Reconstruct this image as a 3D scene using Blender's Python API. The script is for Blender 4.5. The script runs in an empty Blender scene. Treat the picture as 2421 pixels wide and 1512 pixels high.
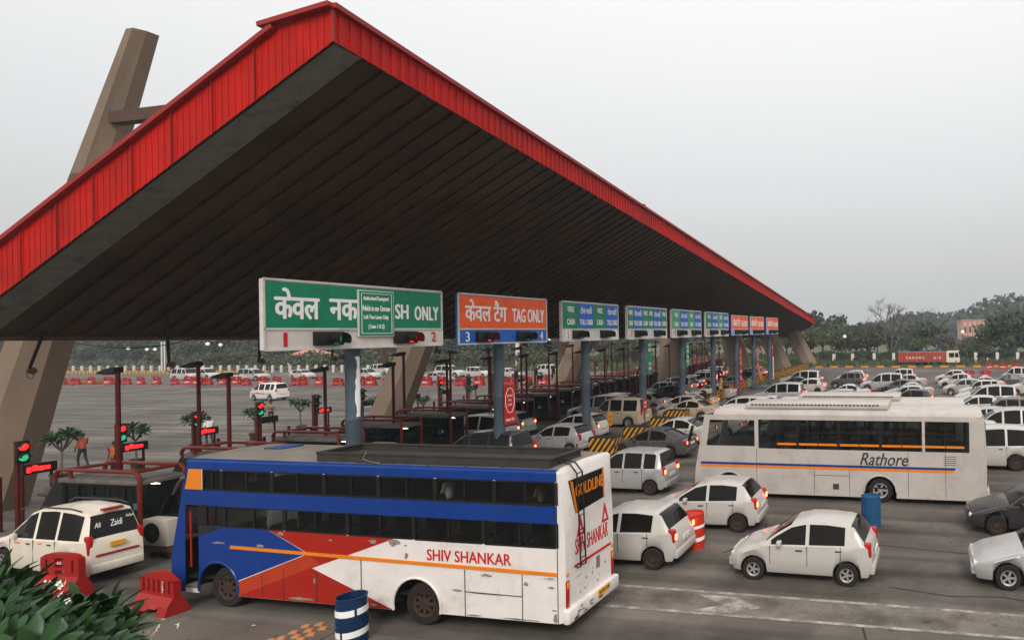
import bpy, bmesh, math, random
from mathutils import Vector, Matrix
R = math.radians
rnd = random.Random(7)
scene = bpy.context.scene
COL = scene.collection

# ---------------------------------------------------------------- camera
YAW, CAMH, FPX, CXP, CYP, ROLL = R(11.8), 6.2, 1500.0, 1900.0, 783.0, 0.016
cd = bpy.data.cameras.new('camera'); cam = bpy.data.objects.new('camera', cd); COL.objects.link(cam)
cd.sensor_width = 36; cd.lens = FPX / 2421 * 36
cd.shift_x = (1210.5 - CXP) / 2421; cd.shift_y = (CYP - 756.0) / 2421
cd.clip_start = 0.1; cd.clip_end = 6000
cam.location = (0, 0, CAMH)
cam.rotation_euler = (Matrix.Rotation(YAW, 4, 'Z') @ Matrix.Rotation(R(90), 4, 'X') @ Matrix.Rotation(-ROLL, 4, 'Z')).to_euler()
scene.camera = cam
# ---------------------------------------------------------------- world: overcast sky
w = bpy.data.worlds.new("World"); scene.world = w; w.use_nodes = True
nt = w.node_tree; nd = nt.nodes; lk = nt.links
bg = nd['Background']; bg.inputs['Strength'].default_value = 0.1
sky = nd.new('ShaderNodeTexSky'); sky.sky_type = 'NISHITA'; sky.sun_disc = False
sky.sun_elevation = R(38); sky.sun_rotation = R(160); sky.dust_density = 4; sky.air_density = 1.5
hsv = nd.new('ShaderNodeHueSaturation'); hsv.inputs['Saturation'].default_value = 0.25; hsv.inputs['Value'].default_value = 1.0
lk.new(sky.outputs[0], hsv.inputs['Color'])
tc = nd.new('ShaderNodeTexCoord'); sx = nd.new('ShaderNodeSeparateXYZ'); lk.new(tc.outputs['Generated'], sx.inputs[0])
ramp = nd.new('ShaderNodeValToRGB'); lk.new(sx.outputs['Z'], ramp.inputs[0])
cr = ramp.color_ramp
SKYS = 10.0
pts = [(0.0, (.65, .645, .63)), (.10, (.70, .695, .685)), (.22, (.84, .85, .86)), (.36, (1.0, 1.0, 1.0)), (1.0, (1.0, 1.0, 1.0))]
cr.elements[0].position = pts[0][0]; cr.elements[0].color = (*pts[0][1], 1)
cr.elements[1].position = 1.0; cr.elements[1].color = (*pts[-1][1], 1)
for p, c in pts[1:-1]:
    e = cr.elements.new(p); e.color = (*c, 1)
zen = nd.new('ShaderNodeMapRange'); lk.new(sx.outputs['Z'], zen.inputs[0])   # brighter towards the zenith, as overcast skies are
zen.inputs[1].default_value = .36; zen.inputs[2].default_value = 1; zen.inputs[3].default_value = 9.3; zen.inputs[4].default_value = 14.5
mul = nd.new('ShaderNodeVectorMath'); mul.operation = 'SCALE'; lk.new(ramp.outputs[0], mul.inputs[0]); lk.new(zen.outputs[0], mul.inputs['Scale'])
mx = nd.new('ShaderNodeMix'); mx.data_type = 'RGBA'; mx.inputs[0].default_value = 0.9
lk.new(hsv.outputs[0], mx.inputs[6]); lk.new(mul.outputs[0], mx.inputs[7]); lk.new(mx.outputs[2], bg.inputs['Color'])
sd = bpy.data.lights.new('sun', 'SUN'); sd.energy = 2.0; sd.angle = R(18); sd.color = (1, .95, .89)
so = bpy.data.objects.new('sun', sd); COL.objects.link(so); so.location = (10, -40, 60)
so.rotation_euler = (R(52), 0, R(20))
scene.view_settings.view_transform = 'Standard'; scene.view_settings.look = 'None'
scene.view_settings.exposure = 0.06; scene.view_settings.gamma = 1
scene.cycles.max_bounces = 6; scene.cycles.transparent_max_bounces = 12; scene.cycles.volume_bounces = 0
scene.cycles.use_denoising = True

# ---------------------------------------------------------------- helpers
CA, SA = math.cos(YAW), math.sin(YAW)
def ray(u, v):
    x = (u - CXP) / FPX; y = (CYP - v) / FPX; c, s = math.cos(ROLL), math.sin(ROLL)
    a, b = x * c + y * s, -x * s + y * c
    return Vector((a * CA - SA, a * SA + CA, b))
def G(u, v, z=0.0):
    d = ray(u, v); t = (z - CAMH) / d.z; return Vector((d.x * t, d.y * t, z))
def atY(u, v, Y):
    d = ray(u, v); t = Y / d.y; return Vector((d.x * t, Y, CAMH + d.z * t))

def tag(o, label=None, cat=None, group=None, kind=None):
    if label: o['label'] = label
    if cat: o['category'] = cat
    if group: o['group'] = group
    if kind: o['kind'] = kind
    return o
def thing(name, label, cat, loc=(0, 0, 0), rz=0.0, group=None):
    o = bpy.data.objects.new(name, None); COL.objects.link(o); o.location = loc; o.rotation_euler = (0, 0, rz)
    o.empty_display_size = 0.2
    return tag(o, label, cat, group)
def dup(root, loc=None, rz=None, label=None, cat=None, group=None):
    r = root.copy(); COL.objects.link(r)
    if loc is not None: r.location = loc
    if rz is not None: r.rotation_euler = (0, 0, rz)
    tag(r, label, cat, group)
    for ch in list(root.children):
        c = ch.copy(); COL.objects.link(c); c.parent = r
        for g in ch.children:
            d = g.copy(); COL.objects.link(d); d.parent = c
    return r

class MB:
    def __init__(s): s.v = []; s.f = []; s.m = []; s.sm = []
    def add(s, vs, fs, mi=0, smooth=False):
        n = len(s.v); s.v += [Vector(p) for p in vs]
        for f in fs: s.f.append([i + n for i in f]); s.m.append(mi); s.sm.append(smooth)
        return s
    def quad(s, a, b, c, d, mi=0): return s.add([a, b, c, d], [(0, 1, 2, 3)], mi)
    def poly(s, ps, mi=0): return s.add(ps, [tuple(range(len(ps)))], mi)
    def box(s, c, d, mi=0, rot=None, ch=0.0):
        hx, hy, hz = d[0] / 2, d[1] / 2, d[2] / 2
        if ch <= 0:
            vs = [Vector((x, y, z)) for x in (-hx, hx) for y in (-hy, hy) for z in (-hz, hz)]
            fs = [(0, 1, 3, 2), (4, 6, 7, 5), (0, 4, 5, 1), (2, 3, 7, 6), (0, 2, 6, 4), (1, 5, 7, 3)]
        else:
            bm = bmesh.new(); bmesh.ops.create_cube(bm, size=1)
            for q in bm.verts: q.co = Vector((q.co.x * d[0], q.co.y * d[1], q.co.z * d[2]))
            bmesh.ops.bevel(bm, geom=bm.edges[:], offset=ch, segments=2, affect='EDGES', profile=.5)
            bm.verts.index_update(); vs = [q.co.copy() for q in bm.verts]; fs = [tuple(q.index for q in f.verts) for f in bm.faces]; bm.free()
        if rot is not None: vs = [rot @ p for p in vs]
        c = Vector(c); return s.add([p + c for p in vs], fs, mi)
    def bar(s, a, b, wd, ht, mi=0, up=(0, 0, 1)):
        a, b = Vector(a), Vector(b); d = (b - a).normalized(); u = Vector(up)
        sd_ = d.cross(u)
        if sd_.length < 1e-4: sd_ = d.cross(Vector((1, 0, 0)))
        sd_.normalize(); u = sd_.cross(d)
        vs = []
        for p in (a, b):
            for i, j in ((-1, -1), (1, -1), (1, 1), (-1, 1)): vs.append(p + sd_ * i * wd / 2 + u * j * ht / 2)
        return s.add(vs, [(3, 2, 1, 0), (4, 5, 6, 7), (0, 1, 5, 4), (1, 2, 6, 5), (2, 3, 7, 6), (3, 0, 4, 7)], mi)
    def tube(s, path, r, n=10, mi=0, caps=True):
        P = [Vector(p) for p in path]; rs = r if isinstance(r, (list, tuple)) else [r] * len(P)
        vs = []; ref = None
        for i, p in enumerate(P):
            t = (P[min(i + 1, len(P) - 1)] - P[max(i - 1, 0)]).normalized()
            if ref is None:
                ref = t.orthogonal().normalized()
            ref = (ref - t * ref.dot(t)).normalized(); b = t.cross(ref)
            for k in range(n):
                a = 2 * math.pi * k / n; vs.append(p + (ref * math.cos(a) + b * math.sin(a)) * rs[i])
        fs = [(i * n + k, i * n + (k + 1) % n, (i + 1) * n + (k + 1) % n, (i + 1) * n + k) for i in range(len(P) - 1) for k in range(n)]
        s.add(vs, fs, mi, True)
        if caps:
            s.poly([vs[k] for k in reversed(range(n))], mi); s.poly([vs[(len(P) - 1) * n + k] for k in range(n)], mi)
        return s
    def lathe(s, prof, n=20, mi=0, axis='Z', c=(0, 0, 0), smooth=True):
        vs = []; c = Vector(c)
        for r_, h_ in prof:
            for k in range(n):
                a = 2 * math.pi * k / n
                x, y = r_ * math.cos(a), r_ * math.sin(a)
                vs.append(c + (Vector((x, y, h_)) if axis == 'Z' else Vector((x, h_, y)) if axis == 'Y' else Vector((h_, x, y))))
        fs = [(i * n + k, i * n + (k + 1) % n, (i + 1) * n + (k + 1) % n, (i + 1) * n + k) for i in range(len(prof) - 1) for k in range(n)]
        return s.add(vs, fs, mi, smooth)
    def prism(s, poly, a0, a1, axis='Y', mi=0):
        # poly of 2-D points extruded along an axis: Y -> (x, z), X -> (y, z), Z -> (x, y)
        def V(p, a): return (p[0], a, p[1]) if axis == 'Y' else (a, p[0], p[1]) if axis == 'X' else (p[0], p[1], a)
        n = len(poly); vs = [V(p, a0) for p in poly] + [V(p, a1) for p in poly]
        fs = [tuple(reversed(range(n))), tuple(range(n, 2 * n))] + [(i, (i + 1) % n, n + (i + 1) % n, n + i) for i in range(n)]
        return s.add(vs, fs, mi)
    def build(s, name, mats, parent=None, angle=35, fix=True):
        me = bpy.data.meshes.new(name); me.from_pydata([tuple(p) for p in s.v], [], s.f)
        for m_ in (mats if isinstance(mats, (list, tuple)) else [mats]): me.materials.append(m_)
        me.polygons.foreach_set('material_index', s.m); me.polygons.foreach_set('use_smooth', [True if angle else q for q in s.sm])
        if fix:
            bm = bmesh.new(); bm.from_mesh(me); bmesh.ops.remove_doubles(bm, verts=bm.verts, dist=1e-5)
            bmesh.ops.recalc_face_normals(bm, faces=bm.faces); bm.to_mesh(me); bm.free()
        if angle: me.set_sharp_from_angle(angle=R(angle))
        me.update()
        o = bpy.data.objects.new(name, me); COL.objects.link(o)
        if parent: o.parent = parent
        return o

def text(body, w_, h_, mat, parent, loc, rot, name='lettering', shear=0.0, bold=0.0, ext=.004, space=1.0):
    c = bpy.data.curves.new(name, 'FONT'); c.body = body; c.size = 1; c.shear = shear; c.space_character = space
    c.align_x = 'CENTER'; c.space_line = .95; c.resolution_u = 3
    o = bpy.data.objects.new(name, c); COL.objects.link(o)
    dg = bpy.context.evaluated_depsgraph_get(); me = bpy.data.meshes.new_from_object(o.evaluated_get(dg))
    bpy.data.objects.remove(o); bpy.data.curves.remove(c)
    xs = [v.co.x for v in me.vertices]; ys = [v.co.y for v in me.vertices]
    x0, x1, y0, y1 = min(xs), max(xs), min(ys), max(ys)
    for v in me.vertices:
        v.co = Vector(((v.co.x - (x0 + x1) / 2) * w_ / (x1 - x0), (v.co.y - (y0 + y1) / 2) * h_ / (y1 - y0), 0))
    bm = bmesh.new(); bm.from_mesh(me)
    bd = bold * 1.0 * h_
    if bd > .001:
        base = bm.faces[:]; first = bm.verts[:]
        for k_, (dx, dy) in enumerate(((1, 0), (-1, 0), (0, 1), (0, -1))):
            g_ = bmesh.ops.duplicate(bm, geom=base)['geom']
            for q in g_:
                if isinstance(q, bmesh.types.BMVert): q.co += Vector((dx * bd, dy * bd * .6, .0004 * (k_ + 1)))
    r_ = bmesh.ops.extrude_face_region(bm, geom=bm.faces[:])
    for q in r_['geom']:
        if isinstance(q, bmesh.types.BMVert): q.co.z += ext
    bmesh.ops.recalc_face_normals(bm, faces=bm.faces); bm.to_mesh(me); bm.free()
    me.name = name; me.materials.clear(); me.materials.append(mat)
    o = bpy.data.objects.new(name, me); COL.objects.link(o); o.location = loc; o.rotation_euler = rot
    if parent: o.parent = parent
    return o
ROT_S = (R(90), 0, 0)            # reads from the -Y side
ROT_R = (R(90), 0, R(90))        # reads from the +X side

# ---------------------------------------------------------------- materials
def mat(name, col, rough=.6, metal=0.0, var=.12, scale=3.0, bump=0.0, bscale=None, dirt=None, dscale=.6, damt=.5, spec=.25, coat=0.0, stretch=None, streak=0.0):
    m = bpy.data.materials.new(name); m.use_nodes = True; n = m.node_tree.nodes; l = m.node_tree.links
    b = n['Principled BSDF']; b.inputs['Roughness'].default_value = rough; b.inputs['Metallic'].default_value = metal
    b.inputs['Specular IOR Level'].default_value = spec; b.inputs['Coat Weight'].default_value = coat
    tc = n.new('ShaderNodeTexCoord'); vec = tc.outputs['Object']
    if stretch:
        mp = n.new('ShaderNodeMapping'); mp.inputs['Scale'].default_value = stretch; l.new(vec, mp.inputs[0]); vec = mp.outputs[0]
    nz = n.new('ShaderNodeTexNoise'); nz.inputs['Scale'].default_value = scale; nz.inputs['Detail'].default_value = 6; nz.inputs['Roughness'].default_value = .65
    l.new(vec, nz.inputs['Vector'])
    mr = n.new('ShaderNodeMapRange'); mr.inputs[1].default_value = .3; mr.inputs[2].default_value = .7; mr.inputs[3].default_value = 1 - var; mr.inputs[4].default_value = 1 + var
    l.new(nz.outputs['Fac'], mr.inputs[0])
    vm = n.new('ShaderNodeVectorMath'); vm.operation = 'SCALE'; vm.inputs[0].default_value = col; l.new(mr.outputs[0], vm.inputs['Scale'])
    out = vm.outputs[0]
    if dirt:
        n2 = n.new('ShaderNodeTexNoise'); n2.inputs['Scale'].default_value = dscale; n2.inputs['Detail'].default_value = 9; n2.inputs['Roughness'].default_value = .7
        l.new(tc.outputs['Object'], n2.inputs['Vector'])
        m2 = n.new('ShaderNodeMapRange'); m2.inputs[1].default_value = 1 - damt - .08; m2.inputs[2].default_value = 1 - damt + .12; l.new(n2.outputs['Fac'], m2.inputs[0])
        mxx = n.new('ShaderNodeMix'); mxx.data_type = 'RGBA'; l.new(m2.outputs[0], mxx.inputs[0]); l.new(out, mxx.inputs[6]); mxx.inputs[7].default_value = (*dirt, 1); out = mxx.outputs[2]
    if streak:
        mp2 = n.new('ShaderNodeMapping'); mp2.inputs['Scale'].default_value = (.018, .75, 1); l.new(tc.outputs['Object'], mp2.inputs[0])
        n4 = n.new('ShaderNodeTexNoise'); n4.inputs['Scale'].default_value = 1.6; n4.inputs['Detail'].default_value = 7; l.new(mp2.outputs[0], n4.inputs['Vector'])
        m4 = n.new('ShaderNodeMapRange'); m4.inputs[1].default_value = .35; m4.inputs[2].default_value = .65; m4.inputs[3].default_value = 1 - streak; m4.inputs[4].default_value = 1 + streak; l.new(n4.outputs['Fac'], m4.inputs[0])
        n5 = n.new('ShaderNodeTexNoise'); n5.inputs['Scale'].default_value = 2.3; n5.inputs['Detail'].default_value = 3; l.new(tc.outputs['Object'], n5.inputs['Vector'])
        m5 = n.new('ShaderNodeMapRange'); m5.inputs[1].default_value = .66; m5.inputs[2].default_value = .74; m5.inputs[3].default_value = 1; m5.inputs[4].default_value = .55; l.new(n5.outputs['Fac'], m5.inputs[0])
        mm = n.new('ShaderNodeMath'); mm.operation = 'MULTIPLY'; l.new(m4.outputs[0], mm.inputs[0]); l.new(m5.outputs[0], mm.inputs[1])
        n6 = n.new('ShaderNodeTexNoise'); n6.inputs['Scale'].default_value = 38; n6.inputs['Detail'].default_value = 3; l.new(tc.outputs['Object'], n6.inputs['Vector'])
        m6 = n.new('ShaderNodeMapRange'); m6.inputs[1].default_value = .3; m6.inputs[2].default_value = .7; m6.inputs[3].default_value = .72; m6.inputs[4].default_value = 1.28; l.new(n6.outputs['Fac'], m6.inputs[0])
        m7 = n.new('ShaderNodeMath'); m7.operation = 'MULTIPLY'; l.new(mm.outputs[0], m7.inputs[0]); l.new(m6.outputs[0], m7.inputs[1]); mm = m7
        v4 = n.new('ShaderNodeVectorMath'); v4.operation = 'SCALE'; l.new(out, v4.inputs[0]); l.new(mm.outputs[0], v4.inputs['Scale']); out = v4.outputs[0]
    l.new(out, b.inputs['Base Color'])
    rr = n.new('ShaderNodeMapRange'); rr.inputs[3].default_value = max(0.02, rough - .08); rr.inputs[4].default_value = min(1, rough + .1); l.new(nz.outputs['Fac'], rr.inputs[0]); l.new(rr.outputs[0], b.inputs['Roughness'])
    if bump:
        n3 = n.new('ShaderNodeTexNoise'); n3.inputs['Scale'].default_value = bscale or scale * 4; n3.inputs['Detail'].default_value = 5; l.new(tc.outputs['Object'], n3.inputs['Vector'])
        bp = n.new('ShaderNodeBump'); bp.inputs['Strength'].default_value = bump; bp.inputs['Distance'].default_value = .03; l.new(n3.outputs['Fac'], bp.inputs['Height']); l.new(bp.outputs[0], b.inputs['Normal'])
    return m
def emit(name, col, st):
    m = bpy.data.materials.new(name); m.use_nodes = True; b = m.node_tree.nodes['Principled BSDF']
    b.inputs['Base Color'].default_value = (*[c * .6 for c in col], 1); b.inputs['Emission Color'].default_value = (*col, 1); b.inputs['Emission Strength'].default_value = st; b.inputs['Roughness'].default_value = .3
    return m
def glassmat(name, col, mix=.5, rough=.05):
    m = bpy.data.materials.new(name); m.use_nodes = True; n = m.node_tree.nodes; l = m.node_tree.links
    out = n['Material Output']; b = n['Principled BSDF']; b.inputs['Base Color'].default_value = (*col, 1); b.inputs['Roughness'].default_value = rough; b.inputs['Specular IOR Level'].default_value = .6
    t = n.new('ShaderNodeBsdfTransparent'); t.inputs[0].default_value = (.75, .8, .77, 1)
    ms = n.new('ShaderNodeMixShader'); ms.inputs[0].default_value = mix; l.new(t.outputs[0], ms.inputs[1]); l.new(b.outputs[0], ms.inputs[2]); l.new(ms.outputs[0], out.inputs['Surface'])
    return m
M = {}
M['asphalt'] = mat('asphalt', (.078, .066, .056), .82, var=.3, scale=.35, bump=.25, bscale=30, dirt=(.15, .132, .112), dscale=.16, damt=.47, stretch=(.12, 1, 1), streak=.38)
M['asphalt_dark'] = mat('tar_joint', (.028, .024, .021), .7)
M['apron'] = mat('apron_concrete', (.15, .125, .102), .85, var=.25, scale=.9, bump=.3, bscale=18, dirt=(.085, .07, .057), dscale=.45, damt=.5, streak=.16)
M['gore'] = mat('worn_strip', (.185, .16, .135), .85, var=.3, scale=1.1, bump=.3, bscale=18, dirt=(.10, .085, .07), dscale=.9, damt=.5, streak=.18)
M['line'] = mat('road_paint', (.36, .32, .28), .7, var=.3, scale=3, dirt=(.15, .13, .11), dscale=2.2, damt=.52)
M['grassg'] = mat('verge', (.075, .085, .04), .95, var=.4, scale=.15, dirt=(.16, .13, .08), dscale=.05, damt=.5)
M['red'] = mat('red_sheet', (.47, .009, .004), .5, var=.14, scale=.9, dirt=(.33, .010, .006), dscale=.45, damt=.47, stretch=(1, 1, .10), spec=.12)
M['redtrim'] = mat('red_trim', (.30, .02, .015), .5, var=.1)
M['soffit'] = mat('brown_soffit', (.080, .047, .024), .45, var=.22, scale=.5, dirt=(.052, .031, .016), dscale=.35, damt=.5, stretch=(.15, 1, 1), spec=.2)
M['greybeam'] = mat('grey_beam', (.20, .19, .165), .7, var=.15, dirt=(.08, .08, .07), dscale=1.2, damt=.4)
M['deck'] = mat('roof_deck', (.3, .28, .26), .7)
M['concrete'] = mat('pylon_concrete', (.215, .155, .11), .9, var=.2, scale=.7, bump=.2, bscale=9, dirt=(.20, .15, .11), dscale=.5, damt=.47, stretch=(1, 1, .12))
M['stain'] = mat('stained_concrete', (.10, .08, .06), .9, var=.3, scale=5)
M['rust'] = mat('brown_steel', (.09, .05, .035), .7, var=.2)
M['pole'] = mat('blue_grey_pole', (.080, .108, .135), .5, var=.15, scale=1.2, dirt=(.05, .068, .085), dscale=.8, damt=.45)
M['white'] = mat('sign_white', (.62, .57, .52), .5, var=.08, dirt=(.45, .39, .33), dscale=.9, damt=.42)
M['letter'] = mat('letter_white', (.85, .82, .79), .5, var=.04)
M['green'] = mat('sign_green', (.005, .20, .10), .35, var=.1, dirt=(.004, .13, .07), dscale=1, damt=.4)
M['greenp'] = mat('sign_green_faded', (.07, .30, .17), .4, var=.12)
M['blue'] = mat('sign_blue', (.016, .12, .46), .4, var=.12, dirt=(.03, .16, .5), dscale=1.5, damt=.42)
M['orange'] = mat('sign_orange', (.85, .11, .022), .4, var=.08, dirt=(.66, .09, .02), dscale=1.1, damt=.4)
M['redl'] = mat('red_letter', (.52, .014, .014), .5)
M['dark'] = mat('dark_housing', (.012, .011, .010), .5, var=.2)
M['dgrey'] = mat('dark_grey', (.045, .042, .04), .6, var=.2)
M['redpost'] = mat('red_post', (.062, .005, .0035), .45, var=.18, scale=2, dirt=(.12, .014, .01), dscale=1.5, damt=.45)
M['pipe'] = mat('red_pipe', (.13, .013, .006), .38, var=.18, scale=3, dirt=(.2, .03, .016), dscale=2.5, damt=.43)
M['boothroof'] = mat('booth_roof', (.14, .12, .105), .7, var=.15, dirt=(.08, .07, .06), dscale=1.3, damt=.45)
M['wedge'] = mat('booth_wedge', (.014, .012, .011), .55, var=.2)
M['kerb'] = mat('kerb_concrete', (.11, .09, .075), .85, var=.2)
M['yellow'] = mat('stripe_yellow', (.62, .27, .015), .6, var=.15, dirt=(.25, .13, .03), dscale=3, damt=.42)
M['black'] = mat('stripe_black', (.02, .018, .016), .6)
M['plastic'] = mat('red_plastic', (.32, .012, .009), .42, var=.1, dirt=(.24, .02, .014), dscale=2, damt=.42)
M['bus_white'] = mat('bus_white', (.74, .68, .64), .38, var=.05, dirt=(.56, .50, .45), dscale=1.2, damt=.40, coat=.06)
M['bus_blue'] = mat('bus_blue', (.005, .036, .205), .33, var=.1, dirt=(.012, .04, .16), dscale=1.5, damt=.4, coat=.06)
M['bus_red'] = mat('bus_red', (.35, .014, .007), .36, var=.1, dirt=(.30, .02, .01), dscale=1.5, damt=.42, coat=.06)
M['bus_red2'] = mat('bus_orange_red', (.42, .042, .012), .36, var=.1, coat=.06)
M['bus_orange'] = mat('bus_orange', (.72, .20, .01), .4, var=.06)
M['bare'] = mat('bare_metal', (.24, .21, .17), .7, var=.35, scale=9)
M['rack'] = mat('rack_steel', (.042, .036, .03), .6, var=.25)
M['coach_white'] = mat('coach_white', (.47, .42, .38), .4, var=.06, dirt=(.37, .32, .285), dscale=1.0, damt=.42, coat=.06)
M['roofw'] = mat('dusty_roof', (.20, .175, .145), .75, var=.15, dirt=(.14, .125, .105), dscale=1.5, damt=.45)
M['tyre'] = mat('tyre', (.022, .017, .014), .85, var=.25, scale=8)
M['rimdark'] = mat('rusty_rim', (.05, .03, .022), .7, var=.3, scale=9)
M['rim'] = mat('alloy_rim', (.45, .43, .42), .35, metal=.6)
M['seat'] = mat('seat_fabric', (.02, .017, .018), .9)
M['chrome'] = mat('chrome', (.6, .6, .6), .2, metal=.9)
M['glass'] = glassmat('dark_glass', (.008, .009, .009), .40)
M['glassb'] = glassmat('booth_glass', (.006, .014, .012), .42)
M['glassg'] = mat('bright_glass', (.16, .20, .20), .12, var=.1, spec=.7)
M['pane'] = mat('car_glass', (.010, .009, .008), .08, var=.1, spec=.14)
M['skin'] = mat('skin', (.16, .075, .04), .6)
M['hair'] = mat('hair', (.01, .008, .007), .6)
M['khaki'] = mat('khaki_cloth', (.27, .19, .09), .9)
M['shirtw'] = mat('white_cloth', (.72, .70, .68), .9)
M['trous'] = mat('dark_cloth', (.03, .028, .03), .9)
M['shirtr'] = mat('orange_cloth', (.4, .09, .04), .9)
M['leaf'] = mat('frangipani_leaf', (.014, .052, .010), .42, var=.4, scale=2.2, spec=.35)
M['leaf2'] = mat('frangipani_leaf_pale', (.036, .085, .020), .42, var=.3, scale=2.2)
M['stem'] = mat('grey_stem', (.16, .13, .10), .9, var=.2)
M['petal'] = mat('white_petal', (.85, .83, .75), .6)
M['petaly'] = mat('yellow_petal', (.75, .45, .03), .6)
M['crown'] = mat('tree_leaves', (.070, .082, .038), .85, var=.45, scale=.22)
M['crown2'] = mat('tree_leaves_dark', (.050, .062, .038), .85, var=.4, scale=.22)
M['crown3'] = mat('tree_leaves_grey', (.098, .096, .078), .9, var=.3, scale=.22)
M['trunk'] = mat('bark', (.09, .07, .055), .95, var=.3)
M['pink'] = mat('pink_wall', (.56, .36, .29), .9, var=.1)
M['pinkroof'] = mat('pink_roof', (.48, .20, .15), .9)
M['post'] = mat('white_post', (.62, .58, .54), .8, var=.1)
M['wall'] = mat('low_wall', (.3, .25, .19), .9, var=.15)
M['truckred'] = mat('truck_red', (.36, .055, .03), .6, var=.2, dirt=(.22, .05, .03), dscale=1, damt=.45)
M['truckblue'] = mat('truck_blue_trim', (.18, .33, .42), .6)
M['cream'] = mat('cream_paint', (.66, .58, .46), .5, var=.06, dirt=(.5, .43, .33), dscale=1.5, damt=.38, coat=.06)
M['carwhite'] = mat('white_paint', (.47, .435, .40), .25, var=.03, coat=.25)
M['vanwhite'] = mat('van_paint', (.66, .61, .57), .3, var=.03, coat=.2)
M['suvwhite'] = mat('cream_white_paint', (.72, .64, .52), .28, var=.04, coat=.25)
M['carsilver'] = mat('silver_paint', (.42, .40, .39), .28, metal=.25, var=.04, coat=.25)
M['cargrey'] = mat('grey_paint', (.10, .095, .095), .25, metal=.3, var=.05, coat=.25)
M['carbeige'] = mat('beige_paint', (.42, .33, .235), .35, var=.06, coat=.4)
M['cargreen'] = mat('pale_green_paint', (.40, .46, .38), .35, var=.06, coat=.4)
M['cardark'] = mat('dark_paint', (.035, .032, .032), .25, var=.05, coat=.25)
M['under'] = mat('underbody', (.012, .011, .010), .9)
M['platey'] = mat('yellow_plate', (.72, .33, .015), .5)
M['plate'] = mat('white_plate', (.7, .68, .64), .5)
M['drumblue'] = mat('drum_blue', (.006, .030, .078), .35, var=.2, dirt=(.006, .02, .05), dscale=2, damt=.45)
M['drumblue2'] = mat('drum_bright_blue', (.014, .075, .17), .45, var=.2)
M['drumred'] = mat('drum_red', (.50, .03, .012), .45, var=.12)
M['tile'] = mat('orange_stud', (.48, .22, .10), .6, var=.2, scale=8)
M['tilered'] = mat('red_reflector', (.6, .06, .01), .4)
M['paper'] = mat('paper_litter', (.75, .72, .68), .8)
M['acgrey'] = mat('cooler_casing', (.42, .37, .32), .6, var=.12)
M['tail_on'] = emit('lit_tail_lamp', (1, .10, .035), 11.0)
M['tail_off'] = mat('red_lens', (.40, .012, .010), .2, coat=.25)
M['head'] = mat('clear_lens', (.62, .60, .56), .15, coat=.25)
M['amber'] = mat('amber_lens', (.7, .25, .02), .25)
M['sig_red'] = emit('lit_red_signal', (1, .008, .006), 3.0)
M['sig_red_hot'] = emit('hot_red_signal', (1, .012, .008), 4.0)
M['sig_green'] = emit('lit_green_signal', (.03, .8, .36), .6)
M['sig_green_dim'] = emit('dim_green_signal', (.01, .45, .16), .35)
M['sig_off'] = mat('unlit_lens', (.05, .01, .01), .3)
M['led'] = emit('led_red', (1, .02, .02), 2.2)
M['tube'] = emit('fluorescent_tube', (.8, 1, .75), 9.0)
M['bluescreen'] = emit('screen_light', (.4, .6, .9), .5)
M['lampglobe'] = emit('street_globe', (1, .95, .85), .5)
M['fluor'] = mat('lamp_glass', (.5, .42, .3), .3)

# ---------------------------------------------------------------- ground, roads, markings
def sheet(name, x0, x1, y0, y1, z, m, kind='structure', label=None):
    mb = MB(); mb.quad((x0, y0, z), (x1, y0, z), (x1, y1, z), (x0, y1, z))
    return tag(mb.build(name, m, angle=None), label, None, None, kind)
sheet('ground', -2500, 2500, -300, 3500, -.10, M['grassg'])
mb = MB(); mb.box((-70, 43, -.045), (420, 126, .09)); tag(mb.build('road', M['asphalt'], angle=None), kind='structure')
sheet('apron', -26, -8.3, 2, 11.15, .004, M['apron'])
mb = MB()   # worn strip between the two lines in front right
mb.poly([(-8.2, 13.25, .004), (40, 13.3, .004), (40, 14.3, .004), (-8.2, 14.42, .004)]); tag(mb.build('worn_strip', M['gore'], angle=None), kind='structure')
mb = MB()
def line(x0, y0, x1, y1, wd=.12, z=.008): mb.poly([(x0, y0 - wd / 2, z), (x1, y1 - wd / 2, z), (x1, y1 + wd / 2, z), (x0, y0 + wd / 2, z)])
line(-8.2, 14.42, 40, 14.0); line(-8.0, 13.27, 40, 13.3)
mb.poly([(-5.65, 14.22, .008), (-4.7, 14.22, .008), (-3.95, 13.75, .008), (-4.55, 13.36, .008), (-5.5, 13.36, .008), (-4.85, 13.77, .008)])
for y in (33, 36.6, 40.2, 43.8, 47.4, 51, 54.6, 58.2): line(-230, y + 6, -42, y + .6, .15)
for y in (24.6, 32): line(-16, y, 30, y, .12)
tag(mb.build('road_markings', M['line'], angle=None), kind='structure')
mb = MB()
for P_ in ([(-1.5, 11.0), (-1.62, 11.9), (-1.45, 12.6), (-1.6, 13.2)], [(2.3, 15.0), (1.4, 15.25), (.2, 15.1), (-1.2, 15.4)], [(-12.5, 3), (-12.4, 7.5), (-12.55, 11.1)], [(-18.2, 4), (-18.25, 11.1)], [(-26, 8.4), (-18, 8.35), (-8.4, 8.45)], [(-1.62, 11.9), (-.6, 12.0), (.9, 11.85)], [(-6, 17.0), (-5.2, 18.3), (-5.5, 20)], [(1, 18), (-2, 18.4), (-5, 18.2)]):
    for a, b in zip(P_, P_[1:]): mb.bar((a[0], a[1], .005), (b[0], b[1], .005), .035, .006)
tag(mb.build('road_joints', M['asphalt_dark'], angle=None), kind='structure')
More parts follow.
